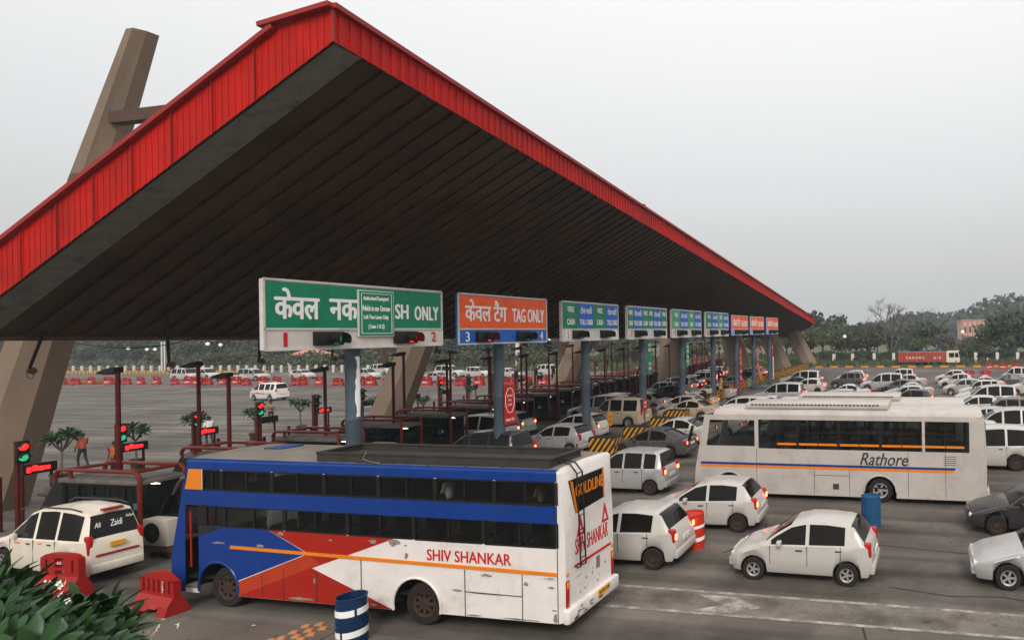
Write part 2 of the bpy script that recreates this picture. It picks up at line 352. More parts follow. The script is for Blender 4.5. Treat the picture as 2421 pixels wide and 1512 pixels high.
# raised verge beyond the carriageways
mb = MB(); mb.box((-70, 106.2, .05), (420, .4, .3)); tag(mb.build('kerb_line', M['kerb'], angle=None), kind='structure')
mb = MB()
for i in range(80):
    x = -160 + i * 2.6
    mb.box((x, 105.9, .12), (1.3, .25, .34))
tag(mb.build('painted_kerb', M['yellow'], angle=None), kind='structure')

# ---------------------------------------------------------------- canopy
HP, XP, YP, SX, SY = 13.72, -14.8, 13.3, .5155, -.0205
YT = 118.0
def frx(y): return -14.8 - 7.8 * (y - 13.3) / 104.7
def roofz(x, y): return HP + SX * (x - XP) + SY * (y - YP)
def eavex(y): return -28.9 + (y - 13.3) * .0157
canopy = thing('toll_canopy', 'huge sloping toll plaza canopy with red sheet metal fascia and brown ribbed soffit', 'canopy', (XP, YP, 0))
def cp(x, y, z): return (x - XP, y - YP, z)
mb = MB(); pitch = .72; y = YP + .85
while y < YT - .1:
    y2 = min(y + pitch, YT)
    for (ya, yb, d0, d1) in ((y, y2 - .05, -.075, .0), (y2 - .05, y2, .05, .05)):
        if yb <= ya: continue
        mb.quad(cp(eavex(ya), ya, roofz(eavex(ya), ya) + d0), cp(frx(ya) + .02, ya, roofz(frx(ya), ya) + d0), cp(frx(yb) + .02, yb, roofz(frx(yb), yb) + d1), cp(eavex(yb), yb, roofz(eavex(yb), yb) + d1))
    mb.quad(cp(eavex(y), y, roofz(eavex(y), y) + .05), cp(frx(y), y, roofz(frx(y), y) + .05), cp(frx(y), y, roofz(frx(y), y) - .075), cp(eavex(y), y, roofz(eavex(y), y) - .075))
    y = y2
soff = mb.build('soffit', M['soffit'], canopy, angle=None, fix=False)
mb = MB(); y0, y1 = YP + .02, YP + .85
mb.quad(cp(eavex(y0), y0, roofz(eavex(y0), y0) - .06), cp(XP, y0, roofz(XP, y0) - .06), cp(XP - .06, y1, roofz(XP, y1) - .06), cp(eavex(y1), y1, roofz(eavex(y1), y1) - .06))
mb.quad(cp(eavex(y1), y1, roofz(eavex(y1), y1) - .06), cp(XP - .06, y1, roofz(XP, y1) - .06), cp(XP - .06, y1, roofz(XP, y1) + .1), cp(eavex(y1), y1, roofz(eavex(y1), y1) + .1))
mb.build('edge_beam', M['greybeam'], canopy, angle=None, fix=False)
# near fascia: vertical ribbed sheets following the slope, chamfered at the peak
XC = -16.5
def ftop(x):
    return roofz(x, YP) + 1.42 if x < XC else (roofz(XC, YP) + 1.42) + (14.53 - roofz(XC, YP) - 1.42) * (x - XC) / (XP - XC)
mb = MB(); x = eavex(YP) - .2; i = 0
while x < XP - .01:
    x2 = min(x + .11, XP); off = -.012 if i % 2 else 0.0
    yy = YP - .05 + off
    mb.quad(cp(x, yy, roofz(x, YP) - .05), cp(x2, yy, roofz(x2, YP) - .05), cp(x2, yy, ftop(x2)), cp(x, yy, ftop(x)))
    mb.quad(cp(x2, YP - .05, roofz(x2, YP) - .05), cp(x2, YP - .062, roofz(x2, YP) - .05), cp(x2, YP - .062, ftop(x2)), cp(x2, YP - .05, ftop(x2)))
    x = x2; i += 1
mb.build('side_fascia', M['red'], canopy, angle=None, fix=False)
mb = MB(); xa = eavex(YP) - .25
mb.bar(cp(xa, YP - .1, ftop(xa)), cp(XC, YP - .1, ftop(XC) - .03), .22, .12)
mb.bar(cp(XC - .42, YP - .11, 14.29), cp(XP + .1, YP - .11, 14.57), .26, .12)
nj = 9
for q in range(nj):
    x = xa + (XC - xa) * (q + .5) / nj
    mb.bar(cp(x, YP - .085, roofz(x, YP) - .05), cp(x, YP - .085, ftop(x) - .05), .05, .02, up=(1, 0, 0))
mb.build('side_trim', M['redtrim'], canopy, angle=None)
def fh(y): return .78 + .30 * (y - YP) / (YT - YP)
mb = MB(); y = YP - .08; i = 0
while y < YT - .01:
    y2 = min(y + .17, YT); o_ = .06 + (.03 if i % 2 else 0)
    a_, b_ = frx(y), frx(y2)
    mb.quad(cp(a_ + o_, y, roofz(a_, y) - .05), cp(b_ + o_, y2, roofz(b_, y2) - .05), cp(b_ + o_, y2, roofz(b_, y2) + fh(y2)), cp(a_ + o_, y, roofz(a_, y) + fh(y)))
    mb.quad(cp(b_ + .06, y2, roofz(b_, y2) - .05), cp(b_ + .09, y2, roofz(b_, y2) - .05), cp(b_ + .09, y2, roofz(b_, y2) + fh(y2)), cp(b_ + .06, y2, roofz(b_, y2) + fh(y2)))
    y = y2; i += 1
mb.build('front_fascia', M['red'], canopy, angle=None, fix=False)
xt = frx(YT); q = YT
mb = MB(); mb.bar(cp(XP + .1, YP - .12, roofz(XP, YP) + .84), cp(xt + .1, YT, roofz(xt, YT) + fh(YT) + .05), .24, .13)
mb.bar(cp(XP + .07, YP - .07, roofz(XP, YP) - .05), cp(XP + .07, YP - .07, 14.5), .06, .06, up=(1, 0, 0))
mb.build('front_trim', M['redtrim'], canopy, angle=None)
mb = MB(); ex = eavex(q); mb.poly([cp(ex, q + .02, roofz(ex, q) - .05), cp(xt + .05, q + .02, roofz(xt, q) - .05), cp(xt + .05, q + .02, roofz(xt, q) + fh(q)), cp(ex, q + .02, roofz(ex, q) + .5)])
mb.build('end_fascia', M['red'], canopy, angle=None, fix=False)
mb = MB()
P = [(eavex(YP), YP), (XP, YP), (xt, q), (ex, q)]
lo = [cp(a, b, roofz(a, b) + .12) for a, b in P]; hi = [cp(a, b, roofz(a, b) + .62) for a, b in P]
hi[0] = cp(P[0][0], P[0][1], roofz(*P[0]) + .45); hi[3] = cp(P[3][0], P[3][1], roofz(*P[3]) + .3)
mb.add(lo + hi, [(3, 2, 1, 0), (4, 5, 6, 7), (0, 1, 5, 4), (1, 2, 6, 5), (2, 3, 7, 6), (3, 0, 4, 7)])
mb.build('roof_deck', M['deck'], canopy, angle=None)
mb = MB()
mb.bar(cp(eavex(YP), YP, roofz(eavex(YP), YP) - .02), cp(ex, q, roofz(ex, q) - .02), .16, .22)
mb.build('eave_gutter', M['rust'], canopy, angle=None)

# ---------------------------------------------------------------- concrete pylons (slanted masts) behind the eave
def pylon(xb, yb, lean, label, top=17.0, wb=2.0, wt=.92, arms='b', dep=1.37):
    t = thing('concrete_pylon', label, 'pylon', (xb, yb, 0), 0, 'slanted concrete pylons carrying the canopy')
    mb = MB()
    def ring(z):
        f = z / 17.0; ww = wb + (wt - wb) * min(f, 1); c = lean * z; dp = (dep + (.66 - dep) * min(f, 1)) / 2
        h = ww / 2
        return [Vector((c - h, -dp * .2, z)), Vector((c - h * .55, -dp, z)), Vector((c + h * .45, -dp, z)), Vector((c + h, -dp * .1, z)), Vector((c + h, dp, z)), Vector((c - h, dp, z))]
    zs = [0, 2, 4, 6, 8, 10, 11.9, 12.15, top]
    zs = [z for z in zs if z < top] + [top]
    vs = [p for z in zs for p in ring(z)]; n = 6
    for i in range(len(zs) - 1):
        mb.add([vs[i * n + k] for k in range(n)] + [vs[(i + 1) * n + k] for k in range(n)], [(k, (k + 1) % n, n + (k + 1) % n, n + k) for k in range(n)], 1 if abs(zs[i] - 11.9) < .01 else 0)
    mb.poly(vs[-n:], 0)
    mb.build('shaft', [M['concrete'], M['stain']], t, angle=None)
    if arms == 's':
        mb = MB(); mb.bar((lean * 14.1 + .3, -.1, 14.05), (-15.4 - xb, -.1, 14.1), .34, .40); mb.build('strut', M['rust'], t, angle=None)
    if arms == 'b':
        mb = MB(); mb.bar((lean * 4.4 - .6, -.75, 4.5), (lean * 5.8 - 1.7, -.75, 6.2), .2, .22); mb.build('brace', M['rust'], t, angle=None)
    return t
pylon(-35.35, 17.0, .49, 'slanted concrete pylon whose top rises far above the red fascia', arms='s', wb=2.5, wt=.62)
pylon(-34.0, 33.0, .49, 'slanted concrete pylon seen directly under the green CASH ONLY sign', wb=2.4)
pylon(-32.4, 49.0, .49, 'slanted concrete pylon behind the blue pole of the lane 5 and 6 sign', wb=2.4)
pylon(-28.5, 65.0, .06, 'upright looking concrete pylon behind the poles of the green and blue signs', top=7.0, arms='', wb=3.2, wt=2.6)
for (u, Yq, ln, lb) in ((1738, 81, -.30, 'concrete pylon leaning left behind the pole of the first far orange sign'), (1832, 97, -.42, 'concrete pylon leaning left behind the last orange sign pole'), (1897, 113, -.5, 'rightmost concrete pylon, leaning left at the far tip of the canopy')):
    b = atY(u, 832, Yq); pylon(b.x - ln * b.z, Yq, ln, lb, top=6.3, arms='', wb=3.2, wt=2.4)

# ---------------------------------------------------------------- lane signs on blue poles
SXX = -19.5
POLES = [18.04, 25.41, 32.69, 39.82, 46.68, 53.69, 60.4, 66.6, 73.12]
SIGN_GROUP = 'lane signs on blue poles under the canopy'
def reph(parent, mat_, loc, s):
    mb = MB(); P = []
    for k in range(7):
        a = R(200 - k * 32); P.append((0, math.cos(a) * .5 * s, math.sin(a) * .45 * s))
    mb.tube(P, .11 * s, 6); o = mb.build('vowel_mark', mat_, parent); o.location = loc; return o
def signal_head(root, y, z, col, x=.14, s=1.0):
    mb = MB(); mb.box((x + .06, y, z), (.16, .95 * s, .44 * s), ch=.02)
    n = 10                                                     # long visor reaching towards the traffic
    for r_, mi in ((.215 * s, 0),):
        ring0 = [(x + .14, y + .2 * s + r_ * math.cos(R(-40 + 260 * k / n)), z + r_ * math.sin(R(-40 + 260 * k / n))) for k in range(n + 1)]
        ring1 = [(x + .50 * s, p[1], p[2] - .03) for p in ring0]
        ring2 = [(p[0], y + .2 * s + (p[1] - y - .2 * s) * .93, z + (p[2] - z) * .93) for p in ring1]; ring3 = [(p[0], y + .2 * s + (p[1] - y - .2 * s) * .93, z + (p[2] - z) * .93) for p in ring0]
        for a, b in ((ring0, ring1), (ring1, ring2), (ring2, ring3)):
            mb.add(list(a) + list(b), [(k, k + 1, n + 2 + k, n + 1 + k) for k in range(n)], 0, True)
    h = mb.build('signal_head', M['dark'], root)
    mb = MB(); mb.lathe([(0, .07), (.1 * s, .055), (.19 * s, .0)], 16, 0, 'X', (x + .145, y + .2 * s, z)); mb.build('lens', M[col], h)
    return h
def make_sign(k):
    Y0 = POLES[k]; wd = 6.75 if k == 0 else 5.95; zt, zb = 7.98, 5.9
    off = -3.28 if k == 0 else -3.0
    if k >= 6: zt, zb = 7.85, 5.95
    if k >= 6: wd, off = 5.2, -2.7
    labs = ['wide green sign with red 1 and 2 and a small notice panel over its middle',
            'orange sign over a blue strip with white 3 and 4, nearest of the orange signs',
            'green and blue sign with red 5 and 6 in white squares',
            'green and blue sign with six columns, red 7 and 8 below, tilted to the left',
            'faded pale green and blue sign with 9 below, left of the lane 11 sign',
            'green and blue sign with 11 below, last one before the orange signs',
            'orange sign just right of the last green and blue sign',
            'orange sign overlapping its left neighbour, second from the far end',
            'orange sign at the far end of the row, smallest in view']
    t = thing('lane_sign', labs[k], 'lane sign', (SXX, Y0, 0), 0, SIGN_GROUP)
    ztp = zt - .3
    mb = MB(); rr = .235
    mb.lathe([(rr, .2), (rr, 3.4), (rr + .012, 3.42), (rr + .012, 3.5), (rr - .01, 3.52), (rr - .01, ztp)], 24)
    p_ = mb.build('pole', M['pole'], t)
    mb = MB(); mb.lathe([(.42, .0), (.42, .06), (.26, .06)], 20, 0, 'Z', (0, 0, .18))
    for a in range(8): mb.box((.33 * math.cos(a * .785), .33 * math.sin(a * .785), .36), (.18, .03, .3), rot=Matrix.Rotation(a * .785, 3, 'Z'))
    mb.build('base_flange', M['pole'], t)
    if k == 0:
        mb = MB(); P2 = []
        for zz in [3.55 + .17 * i for i in range(13)]:
            P2.append((zz, R(-20 + rnd.uniform(-12, 8)), R(14 + rnd.uniform(-6, 8))))
        for (za, a0, a1), (zb_, b0, b1) in zip(P2, P2[1:]):
            r2 = .2385
            for s_ in range(3):
                f0, f1 = s_ / 3, (s_ + 1) / 3
                g = lambda A0, A1, f, Z: (r2 * math.cos(A0 + (A1 - A0) * f), r2 * math.sin(A0 + (A1 - A0) * f), Z)
                mb.quad(g(a0, a1, f0, za), g(a0, a1, f1, za), g(b0, b1, f1, zb_), g(b0, b1, f0, zb_))
        mb.build('paint_scar', M['letter'], t, angle=None)
    y0, y1 = off, off + wd; zm = zb + (.62 if k < 6 else .55)
    low = M['white'] if k not in (1, 6, 7, 8) else M['blue']
    mb = MB(); mb.box((.40, (y0 + y1) / 2, (zb + zt) / 2), (.14, wd, zt - zb)); pn = mb.build('sign_box', low, t, angle=None)
    mb = MB(); xf = .475
    for a, b in (((y0, zt), (y1, zt)), ((y0, zb), (y1, zb)), ((y0, zb), (y0, zt)), ((y1, zb), (y1, zt)), ((y0, zm), (y1, zm))):
        mb.bar((xf, a[0], a[1]), (xf, b[0], b[1]), .06, .05, up=(1, 0, 0))
    mb.build('frame', M['white'], t, angle=None)
    def panel(ya, yb, m_, name='sign_face', x=.474, za=zm + .03, zb_=zt - .06):
        q = MB(); q.box((x + .01, (ya + yb) / 2, (za + zb_) / 2), (.02, yb - ya, zb_ - za)); return q.build(name, m_, t, angle=None)
    X = .50
    zc = (zm + zt) / 2; hh = zt - zm
    if k == 0:
        panel(y0 + .07, y1 - .07, M['green'])
        text('केवल', 1.36, .92, M['letter'], t, (X, y0 + .99, zc + .03), ROT_R, bold=.03); text('नक', .98, .66, M['letter'], t, (X, y0 + 2.53, zc - .10), ROT_R, bold=.04)
        text('SH', .56, .52, M['letter'], t, (X, y0 + 4.83, zc - .10), ROT_R, bold=.04); text('ONLY', 1.12, .52, M['letter'], t, (X, y0 + 5.98, zc - .14), ROT_R, bold=.04, space=1.12)
        q = MB(); q.box((.52, y0 + 3.73, zc - .2), (.05, 1.42, 1.58)); nb = q.build('notice_panel', M['white'], t, angle=None)
        q = MB(); q.box((.549, y0 + 3.73, zc - .2), (.02, 1.34, 1.5)); q.build('notice_face', M['green'], nb, angle=None)
        q = MB()
        for a, b in (((-.6, -.68), (.6, -.68)), ((-.6, .68), (.6, .68)), ((-.6, -.68), (-.6, .68)), ((.6, -.68), (.6, .68))): q.bar((.5605, y0 + 3.73 + a[0], zc - .2 + a[1]), (.5605, y0 + 3.73 + b[0], zc - .2 + b[1]), .018, .012, up=(1, 0, 0))
        q.build('notice_border', M['letter'], nb, angle=None)
        for i, (s_, ww) in enumerate((('Authorised Exempted', 1.0), ('Vehicle to use  Extreme', 1.12), ('Left Two Lanes Only', .98), ('( Lane 1 & 2)', .62))):
            text(s_, ww, .185, M['letter'], nb, (.561, y0 + 3.7, zc + .3 - i * .32), ROT_R, bold=.03)
        text('1', .10, .42, M['redl'], t, (X - .02, y0 + .62, zb + .3), ROT_R, bold=.02); text('2', .2, .36, M['redl'], t, (X - .02, y1 - .42, zb + .33), ROT_R, bold=.03)
        signal_head(t, y0 + 1.95, zb + .32, 'sig_green_dim', .475); signal_head(t, y0 + 4.95, zb + .32, 'sig_red', .475)
    elif k in (1, 6, 7, 8):
        panel(y0 + .06, (y0 + y1) / 2 - .005, M['orange']); panel((y0 + y1) / 2 + .005, y1 - .06, M['orange'])
        text('केवल टैग', wd * .43, hh * .62, M['letter'], t, (X, y0 + wd * .275, zc + .05), ROT_R, bold=.024)
        text('TAG ONLY', wd * .40, hh * .42, M['letter'], t, (X, y0 + wd * .76, zc - .10), ROT_R, bold=.03)
        nn = {1: '3 4', 6: '13 14', 7: '15 16', 8: '17 18'}[k].split()
        text(nn[0], .22 * len(nn[0]), .4, M['letter'], t, (X - .02, y0 + .5, zb + .3), ROT_R, bold=.02); text(nn[1], .22 * len(nn[1]), .4, M['letter'], t, (X - .02, y1 - .42, zb + .3), ROT_R, bold=.02)
        signal_head(t, y0 + 1.45, zb + .3, 'sig_red' if k == 1 else 'sig_off', .475); signal_head(t, y0 + (4.1 if k == 1 else 3.6), zb + .3, 'sig_green_dim', .475)
    else:
        if k == 3: cols = [('C', .13), ('T', .22), ('C', .15), ('c', .13), ('T', .22), ('C', .15)]
        else: cols = [('C', .26), ('T', .26), ('C', .24), ('T', .24)]
        a = y0 + .05; tot = wd - .1
        for i, (c, f) in enumerate(cols):
            b = a + tot * f
            gm = M['greenp'] if (k == 4 and c == 'C') or (k == 5 and i == 2) else M['green']
            panel(a + .012, b - .012, gm if c in 'Cc' else M['blue'])
            cy = (a + b) / 2; ww = (b - a)
            if c in 'Cc':
                text('नकद', ww * (.72 if k == 3 else .42), .32, M['letter'], t, (X, cy, zc + .3), ROT_R, bold=.022)
                text('CASH', ww * (.72 if k == 3 else .46), .3, M['letter'], t, (X, cy, zc - .34), ROT_R, bold=.035)
            else:
                text('टोल काड', ww * .76, .36, M['letter'], t, (X, cy, zc + .3), ROT_R, bold=.022)
                reph(t, M['letter'], (X, cy + ww * .33, zc + .42), .17)
                text('TOLL CARD', ww * .86, .3, M['letter'], t, (X, cy, zc - .34), ROT_R, bold=.03)
            a = b
        nn = {2: '5 6', 3: '7 8', 4: '9 10', 5: '11 12'}[k].split()
        if k == 2:
            for yy in (y0 + .55, y1 - .35): q = MB(); q.box((.483, yy, zb + .32), (.02, .42, .5)); q.build('number_plate', M['letter'], t, angle=None)
        text(nn[0], .17 * len(nn[0]), .38, M['redl'], t, (X - .004, y0 + .55, zb + .32), ROT_R, bold=.02); text(nn[1], .17 * len(nn[1]), .38, M['redl'], t, (X - .004, y1 - .35, zb + .32), ROT_R, bold=.02)
        signal_head(t, y0 + 1.45, zb + .33, 'sig_green_dim', .475); signal_head(t, y0 + 4.3, zb + .33, 'sig_green_dim', .475)
    return t
for k in range(9): make_sign(k)

# small plates fixed to the sign poles
def small_board(name, label, cat, loc, wd, ht, m_, txt=None, rot=ROT_R, post=0.0, octagon=False, group=None):
    t = thing(name, label, cat, loc, 0, group)
    mb = MB(); mb.box((0, 0, 0), (.03, wd, ht)); mb.build('board', m_, t, angle=None)
    if octagon:
        q = MB(); P = []
        for k in range(9):
            a = R(22.5 + 45 * k); P.append((.022, math.cos(a) * wd * .44, .12 * ht + math.sin(a) * ht * .34))
        for a, b in zip(P, P[1:]): q.bar(a, b, .03, .012, up=(1, 0, 0))
        q.build('octagon_outline', M['letter'], t, angle=None)
    for i, (s_, ww, h_, zz, mm) in enumerate(txt or []):
        text(s_, ww, h_, M[mm], t, (.017, 0, zz), rot, bold=.01)
    if post:
        q = MB(); q.bar((-.035, 0, -ht / 2 - post), (-.035, 0, ht / 2 - .05), .05, .05); q.build('post', M['rust'], t)
    return t
def onpole(k, z): return (SXX + .28, POLES[k], z)
small_board('warning_board', 'red board with a white octagon outline on the pole of the nearest orange sign', 'sign board', (SXX + .29, POLES[1] + .32, 3.05), .74, 1.75, M['redl'], [('AUTOMATIC', .42, .10, .42, 'letter'), ('TAG', .22, .10, .22, 'letter'), ('LANE', .3, .10, .02, 'letter'), ('केवल टैग', .6, .16, -.66, 'letter')], octagon=True)
small_board('notice_board', 'narrow green NO ENTRY board on the pole of the lane 7 and 8 sign', 'sign board', (SXX + .29, POLES[3] + .5, 4.6), .62, 2.35, M['green'], [('NO', .3, .2, .85, 'letter'), ('ENTRY', .46, .2, .5, 'letter'), ('FOR', .3, .18, -.45, 'letter'), ('TRUCK', .46, .18, -.75, 'letter')])
small_board('notice_board', 'narrow pale green board high on the pole of the lane 9 sign', 'sign board', (SXX + .29, POLES[4] + .4, 4.55), .5, 1.9, M['greenp'], [('NO', .26, .2, .6, 'letter'), ('ENTRY', .4, .2, .25, 'letter'), ('FOR', .26, .16, -.2, 'letter'), ('TRUCK', .4, .16, -.55, 'letter')])
small_board('tag_board', 'long narrow red board on the pole of the lane 13 sign', 'sign board', (SXX + .29, POLES[6] + .5, 2.55), .6, 4.3, M['redl'], [('T', .28, .3, 1.6, 'letter'), ('A', .28, .3, 1.1, 'letter'), ('G', .28, .3, .6, 'letter'), ('केवल', .45, .3, -.2, 'letter'), ('टैग', .4, .3, -.9, 'letter')])
small_board('tag_board', 'red and white narrow board on the pole of the second last orange sign', 'sign board', (SXX + .29, POLES[7] + .5, 3.1), .55, 3.2, M['redl'], [('T', .28, .3, 1.1, 'letter'), ('A', .28, .3, .65, 'letter'), ('G', .28, .3, .2, 'letter'), ('ONLY', .4, .25, -.5, 'letter')])
small_board('tag_board', 'thin red board high on the last orange sign pole', 'sign board', (SXX + .29, POLES[8] + .4, 4.1), .45, 1.7, M['redl'], [('TAG', .34, .25, .3, 'letter')])
small_board('white_board', 'tall narrow plain white board leaning by the last orange sign pole', 'sign board', (SXX + .29, POLES[8] + .7, 1.9), .5, 2.7, M['white'])
small_board('notice_board', 'small green square board low beside the pole of the lane 9 sign', 'sign board', (SXX + .35, POLES[4] + .1, 1.3), .5, 1.0, M['green'], [('STOP', .36, .2, .2, 'letter')], post=.75)
small_board('notice_board', 'small green board on a short post beside the lane 13 pole', 'sign board', (SXX + .6, POLES[6] + 2.9, 1.2), .5, .9, M['green'], post=.8)
small_board('caution_board', 'small yellow board with red lines standing beside the lane 5 and 6 pole', 'sign board', (SXX + 1.05, POLES[2] + .75, 1.35), .5, .78, M['yellow'], [('STOP', .34, .14, .12, 'redl'), ('PAY TOLL', .38, .12, -.14, 'redl')], post=.8)
small_board('caution_board', 'small yellow board beside the pole of the lane 11 sign', 'sign board', (SXX + .7, POLES[5] + .1, 1.75), .42, .9, M['yellow'], post=1.1)
small_board('caution_board', 'small pale yellow board beside the second last sign pole', 'sign board', (SXX + .7, POLES[7] + .3, 1.5), .4, .9, M['yellow'], post=.9)
small_board('stop_board', 'small red board behind the beige van at the lane 7 pole', 'sign board', (SXX + .5, POLES[3] - .75, 1.5), .55, .8, M['redl'], [('STOP', .4, .16, .15, 'letter'), ('PAY', .3, .14, -.1, 'letter')], post=1.0)

# ---------------------------------------------------------------- toll islands, booths
NI = 24
def isl_y(n): return 14.3 + 3.62 * (n - 1)            # near edge of the booth on island n
def booth_x(n): return -22.9 - .135 * (isl_y(n) - 14.3)
def arc(c, r, a0, a1, ax, n=5):
    return [Vector(c) + Vector((r * math.cos(R(a0 + (a1 - a0) * k / n)), 0, r * math.sin(R(a0 + (a1 - a0) * k / n)))) for k in range(n + 1)]
ORD = ['first', 'second', 'third', 'fourth', 'fifth', 'sixth', 'seventh', 'eighth', 'ninth', 'tenth', 'eleventh', 'twelfth', 'thirteenth', 'fourteenth', 'fifteenth', 'sixteenth', 'seventeenth', 'eighteenth', 'nineteenth', 'twentieth', 'twenty first', 'twenty second', 'twenty third', 'last']
for n in range(1, NI + 1):
    y = isl_y(n); xr = -15.6 if y < 36 else -15.6 - min(4.2, (y - 36) * .17)
    xl = booth_x(n) - 9.5
    mb = MB(); mb.prism([(xl, y - .05), (xr - .4, y - .05), (xr, y + .3), (xr, y + .85), (xr - .4, y + 1.2), (xl, y + 1.2)], 0.0, .2, 'Z')
    tag(mb.build('island', M['kerb'], angle=None), kind='structure')

def make_booth(label):
    t = thing('toll_booth', label, 'toll booth', (0, 0, .2), 0, 'toll booths with red pipe frames')
    D, L = 1.1, 3.7                                              # x from -L to 0, y from 0 to D
    mb = MB(); mb.box((-1.75, D / 2, .36), (3.0, D - .1, .72)); mb.build('counter_wall', M['wedge'], t, angle=None)
    mb = MB()
    for x in (-3.25, -2.7, -2.1, -1.45, -.85, -.27):
        for yy in (.06, D - .06): mb.box((x, yy, 1.24), (.05, .06, 1.06))
    mb.box((-1.75, .06, 1.72), (3.0, .05, .08)); mb.box((-1.75, D - .06, 1.72), (3.0, .05, .08)); mb.box((-1.45, .04, 1.36), (1.2, .05, .06))
    mb.build('window_frame', M['dark'], t, angle=None)
    mb = MB(); mb.box((-1.75, .075, 1.22), (2.96, .012, 1.0)); mb.build('side_window', M['glassb'], t, angle=None)
    mb = MB(); mb.box((-.26, D / 2, 1.22), (.012, D - .16, 1.0)); mb.build('end_window', M['glassb'], t, angle=None)
    mb = MB(); mb.box((-1.75, D - .075, 1.22), (2.96, .012, 1.0)); mb.build('side_window', M['glassb'], t, angle=None)
    mb = MB(); mb.box((-1.7, D / 2, 1.84), (3.2, D + .16, .13), ch=.02); mb.box((-1.7, D / 2, 1.92), (2.9, D - .1, .04)); mb.build('roof_slab', M['boothroof'], t)
    mb = MB(); mb.prism([(-3.3, 0), (-3.3, 1.86), (-3.5, 1.9), (-4.75, .25), (-4.75, 0)], .02, D - .02, 'Y'); mb.build('end_wedge', M['wedge'], t, angle=None)
    mb = MB()
    for yy in (-.03, D + .03):
        z = 2.16; r = .24; p = [(-3.45, yy, 1.88), (-3.45, yy, z - .16), (-3.36, yy, z - .04), (-3.2, yy, z)]
        p += [Vector(q) for q in arc((-.12 - r, yy, z - r), r, 90, 0, 'Y')] + [(-.12, yy, .0)]
        mb.tube(p, .058, 9)
        mb.tube([(-2.85, yy, 1.9), (-2.85, yy, z)], .05, 8)
    mb.tube([(-3.05, -.03, 2.16), (-2.85, D + .03, 2.16)], .05, 8); mb.tube([(-.36, -.03, 2.16), (-.36, D + .03, 2.16)], .055, 8)
    mb.build('pipe_frame', M['pipe'], t)
    mb = MB(); mb.tube([(-.75, D * .5, 1.70), (-.45, D * .62, 1.66)], .02, 6); mb.tube([(-2.0, D * .6, 1.72), (-1.6, D * .6, 1.72)], .014, 6); mb.build('ceiling_lamp', M['tube'], t)
    mb = MB(); mb.box((-1.3, D * .6, .92), (.34, .05, .26)); mb.box((-1.3, D * .6, .76), (.06, .06, .1)); mb.box((-1.7, D * .55, .74), (1.2, .5, .04)); sc_ = mb.build('desk', M['dgrey'], t, angle=None)
    mb = MB(); mb.box((-1.3, D * .6 - .03, .92), (.29, .006, .21)); mb.build('screen', M['bluescreen'], sc_, angle=None)
    mb = MB(); mb.box((-1.0, D * .62, .82), (.42, .4, .08), ch=.02); mb.box((-.83, D * .62, 1.1), (.08, .38, .5), ch=.02); mb.build('chair', M['seat'], t)
    return t
b0 = make_booth('nearest toll booth behind the cream white family car at left')
for n in range(1, NI + 1):
    lab = ('toll booth with red pipe frame, ' + ORD[n - 1] + ' in the row from the left') if n > 1 else None
    loc = (booth_x(n), isl_y(n), .2)
    if n == 1: b0.location = loc
    else: dup(b0, loc, None, lab)

def stripes_block(label, name='striped_barrier', L_=1.45, W_=.8, H_=.86, group='black and yellow striped island ends'):
    t = thing(name, label, 'crash block', (0, 0, 0), 0, group)
    mb = MB(); mb.box((0, 0, H_ / 2), (L_, W_, H_), ch=.03); body = mb.build('block', M['black'], t)
    mb = MB(); wd = .14
    def clip(poly, lo, hi, ax):
        for s_, lim in ((1, lo), (-1, hi)):
            out = []
            for i in range(len(poly)):
                a, b = poly[i], poly[(i + 1) % len(poly)]; da, db = s_ * (a[ax] - lim), s_ * (b[ax] - lim)
                if da >= 0: out.append(a)
                if da * db < 0: f = da / (da - db); out.append((a[0] + (b[0] - a[0]) * f, a[1] + (b[1] - a[1]) * f))
            poly = out
            if not poly: return []
        return poly
    lo, hi, z0, z1 = -L_ / 2 + .03, L_ / 2 - .03, .06, H_ - .04
    k = -L_ / 2 - 1.2
    while k < L_ / 2 + .3:
        po = clip(clip([(k, z0), (k + wd, z0), (k + wd + .55, z1), (k + .55, z1)], lo, hi, 0), z0, z1, 1)
        if len(po) > 2:
            mb.poly([(p[0], -W_ / 2 - .003, p[1]) for p in po])
        k += wd * 2.1
    k = -W_ / 2 - 1.0
    while k < W_ / 2 + .3:
        po = clip(clip([(k, z0), (k + wd, z0), (k + wd + .7, z1), (k + .7, z1)], -W_ / 2 + .03, W_ / 2 - .03, 0), z0, z1, 1)
        if len(po) > 2: mb.poly([(L_ / 2 + .003, p[0], p[1]) for p in po])
        k += wd * 2.1
    mb.build('yellow_stripes', M['yellow'], body, angle=None, fix=False)
    mb = MB(); mb.tube([(L_ / 2 - .1, 0, H_ - .05), (L_ / 2 - .1, 0, H_ + .28)], .04, 8); mb.build('corner_post', M['rust'], t)
    return t
sb = stripes_block('black and yellow striped crash block at the foot of the lane 5 and 6 sign pole')
first = True
for n in range(3, NI + 1):
    y = isl_y(n) + .55; xr = -15.6 if y < 36 else -15.6 - min(4.2, (y - 36) * .17)
    loc = (xr - .85, y, .2)
    if n == 5: sb.location = loc; sb['label'] = 'black and yellow crash block at the island end beside the silver hatchback'
    else: dup(sb, loc, None, 'black and yellow crash block ending the ' + ORD[n - 1] + ' toll island from the left')
xb = stripes_block('low black and yellow striped block beside the LED board of the second island', 'exit_block', 1.3, .8, .75, 'striped blocks at the exit ends of the islands')
for n in range(2, 9):
    loc = (booth_x(n) - 5.6, isl_y(n) + .55, .2)
    if n == 2: xb.location = loc
    else: dup(xb, loc, None, 'low striped block at the exit end of the ' + ORD[n - 1] + ' island from the left')

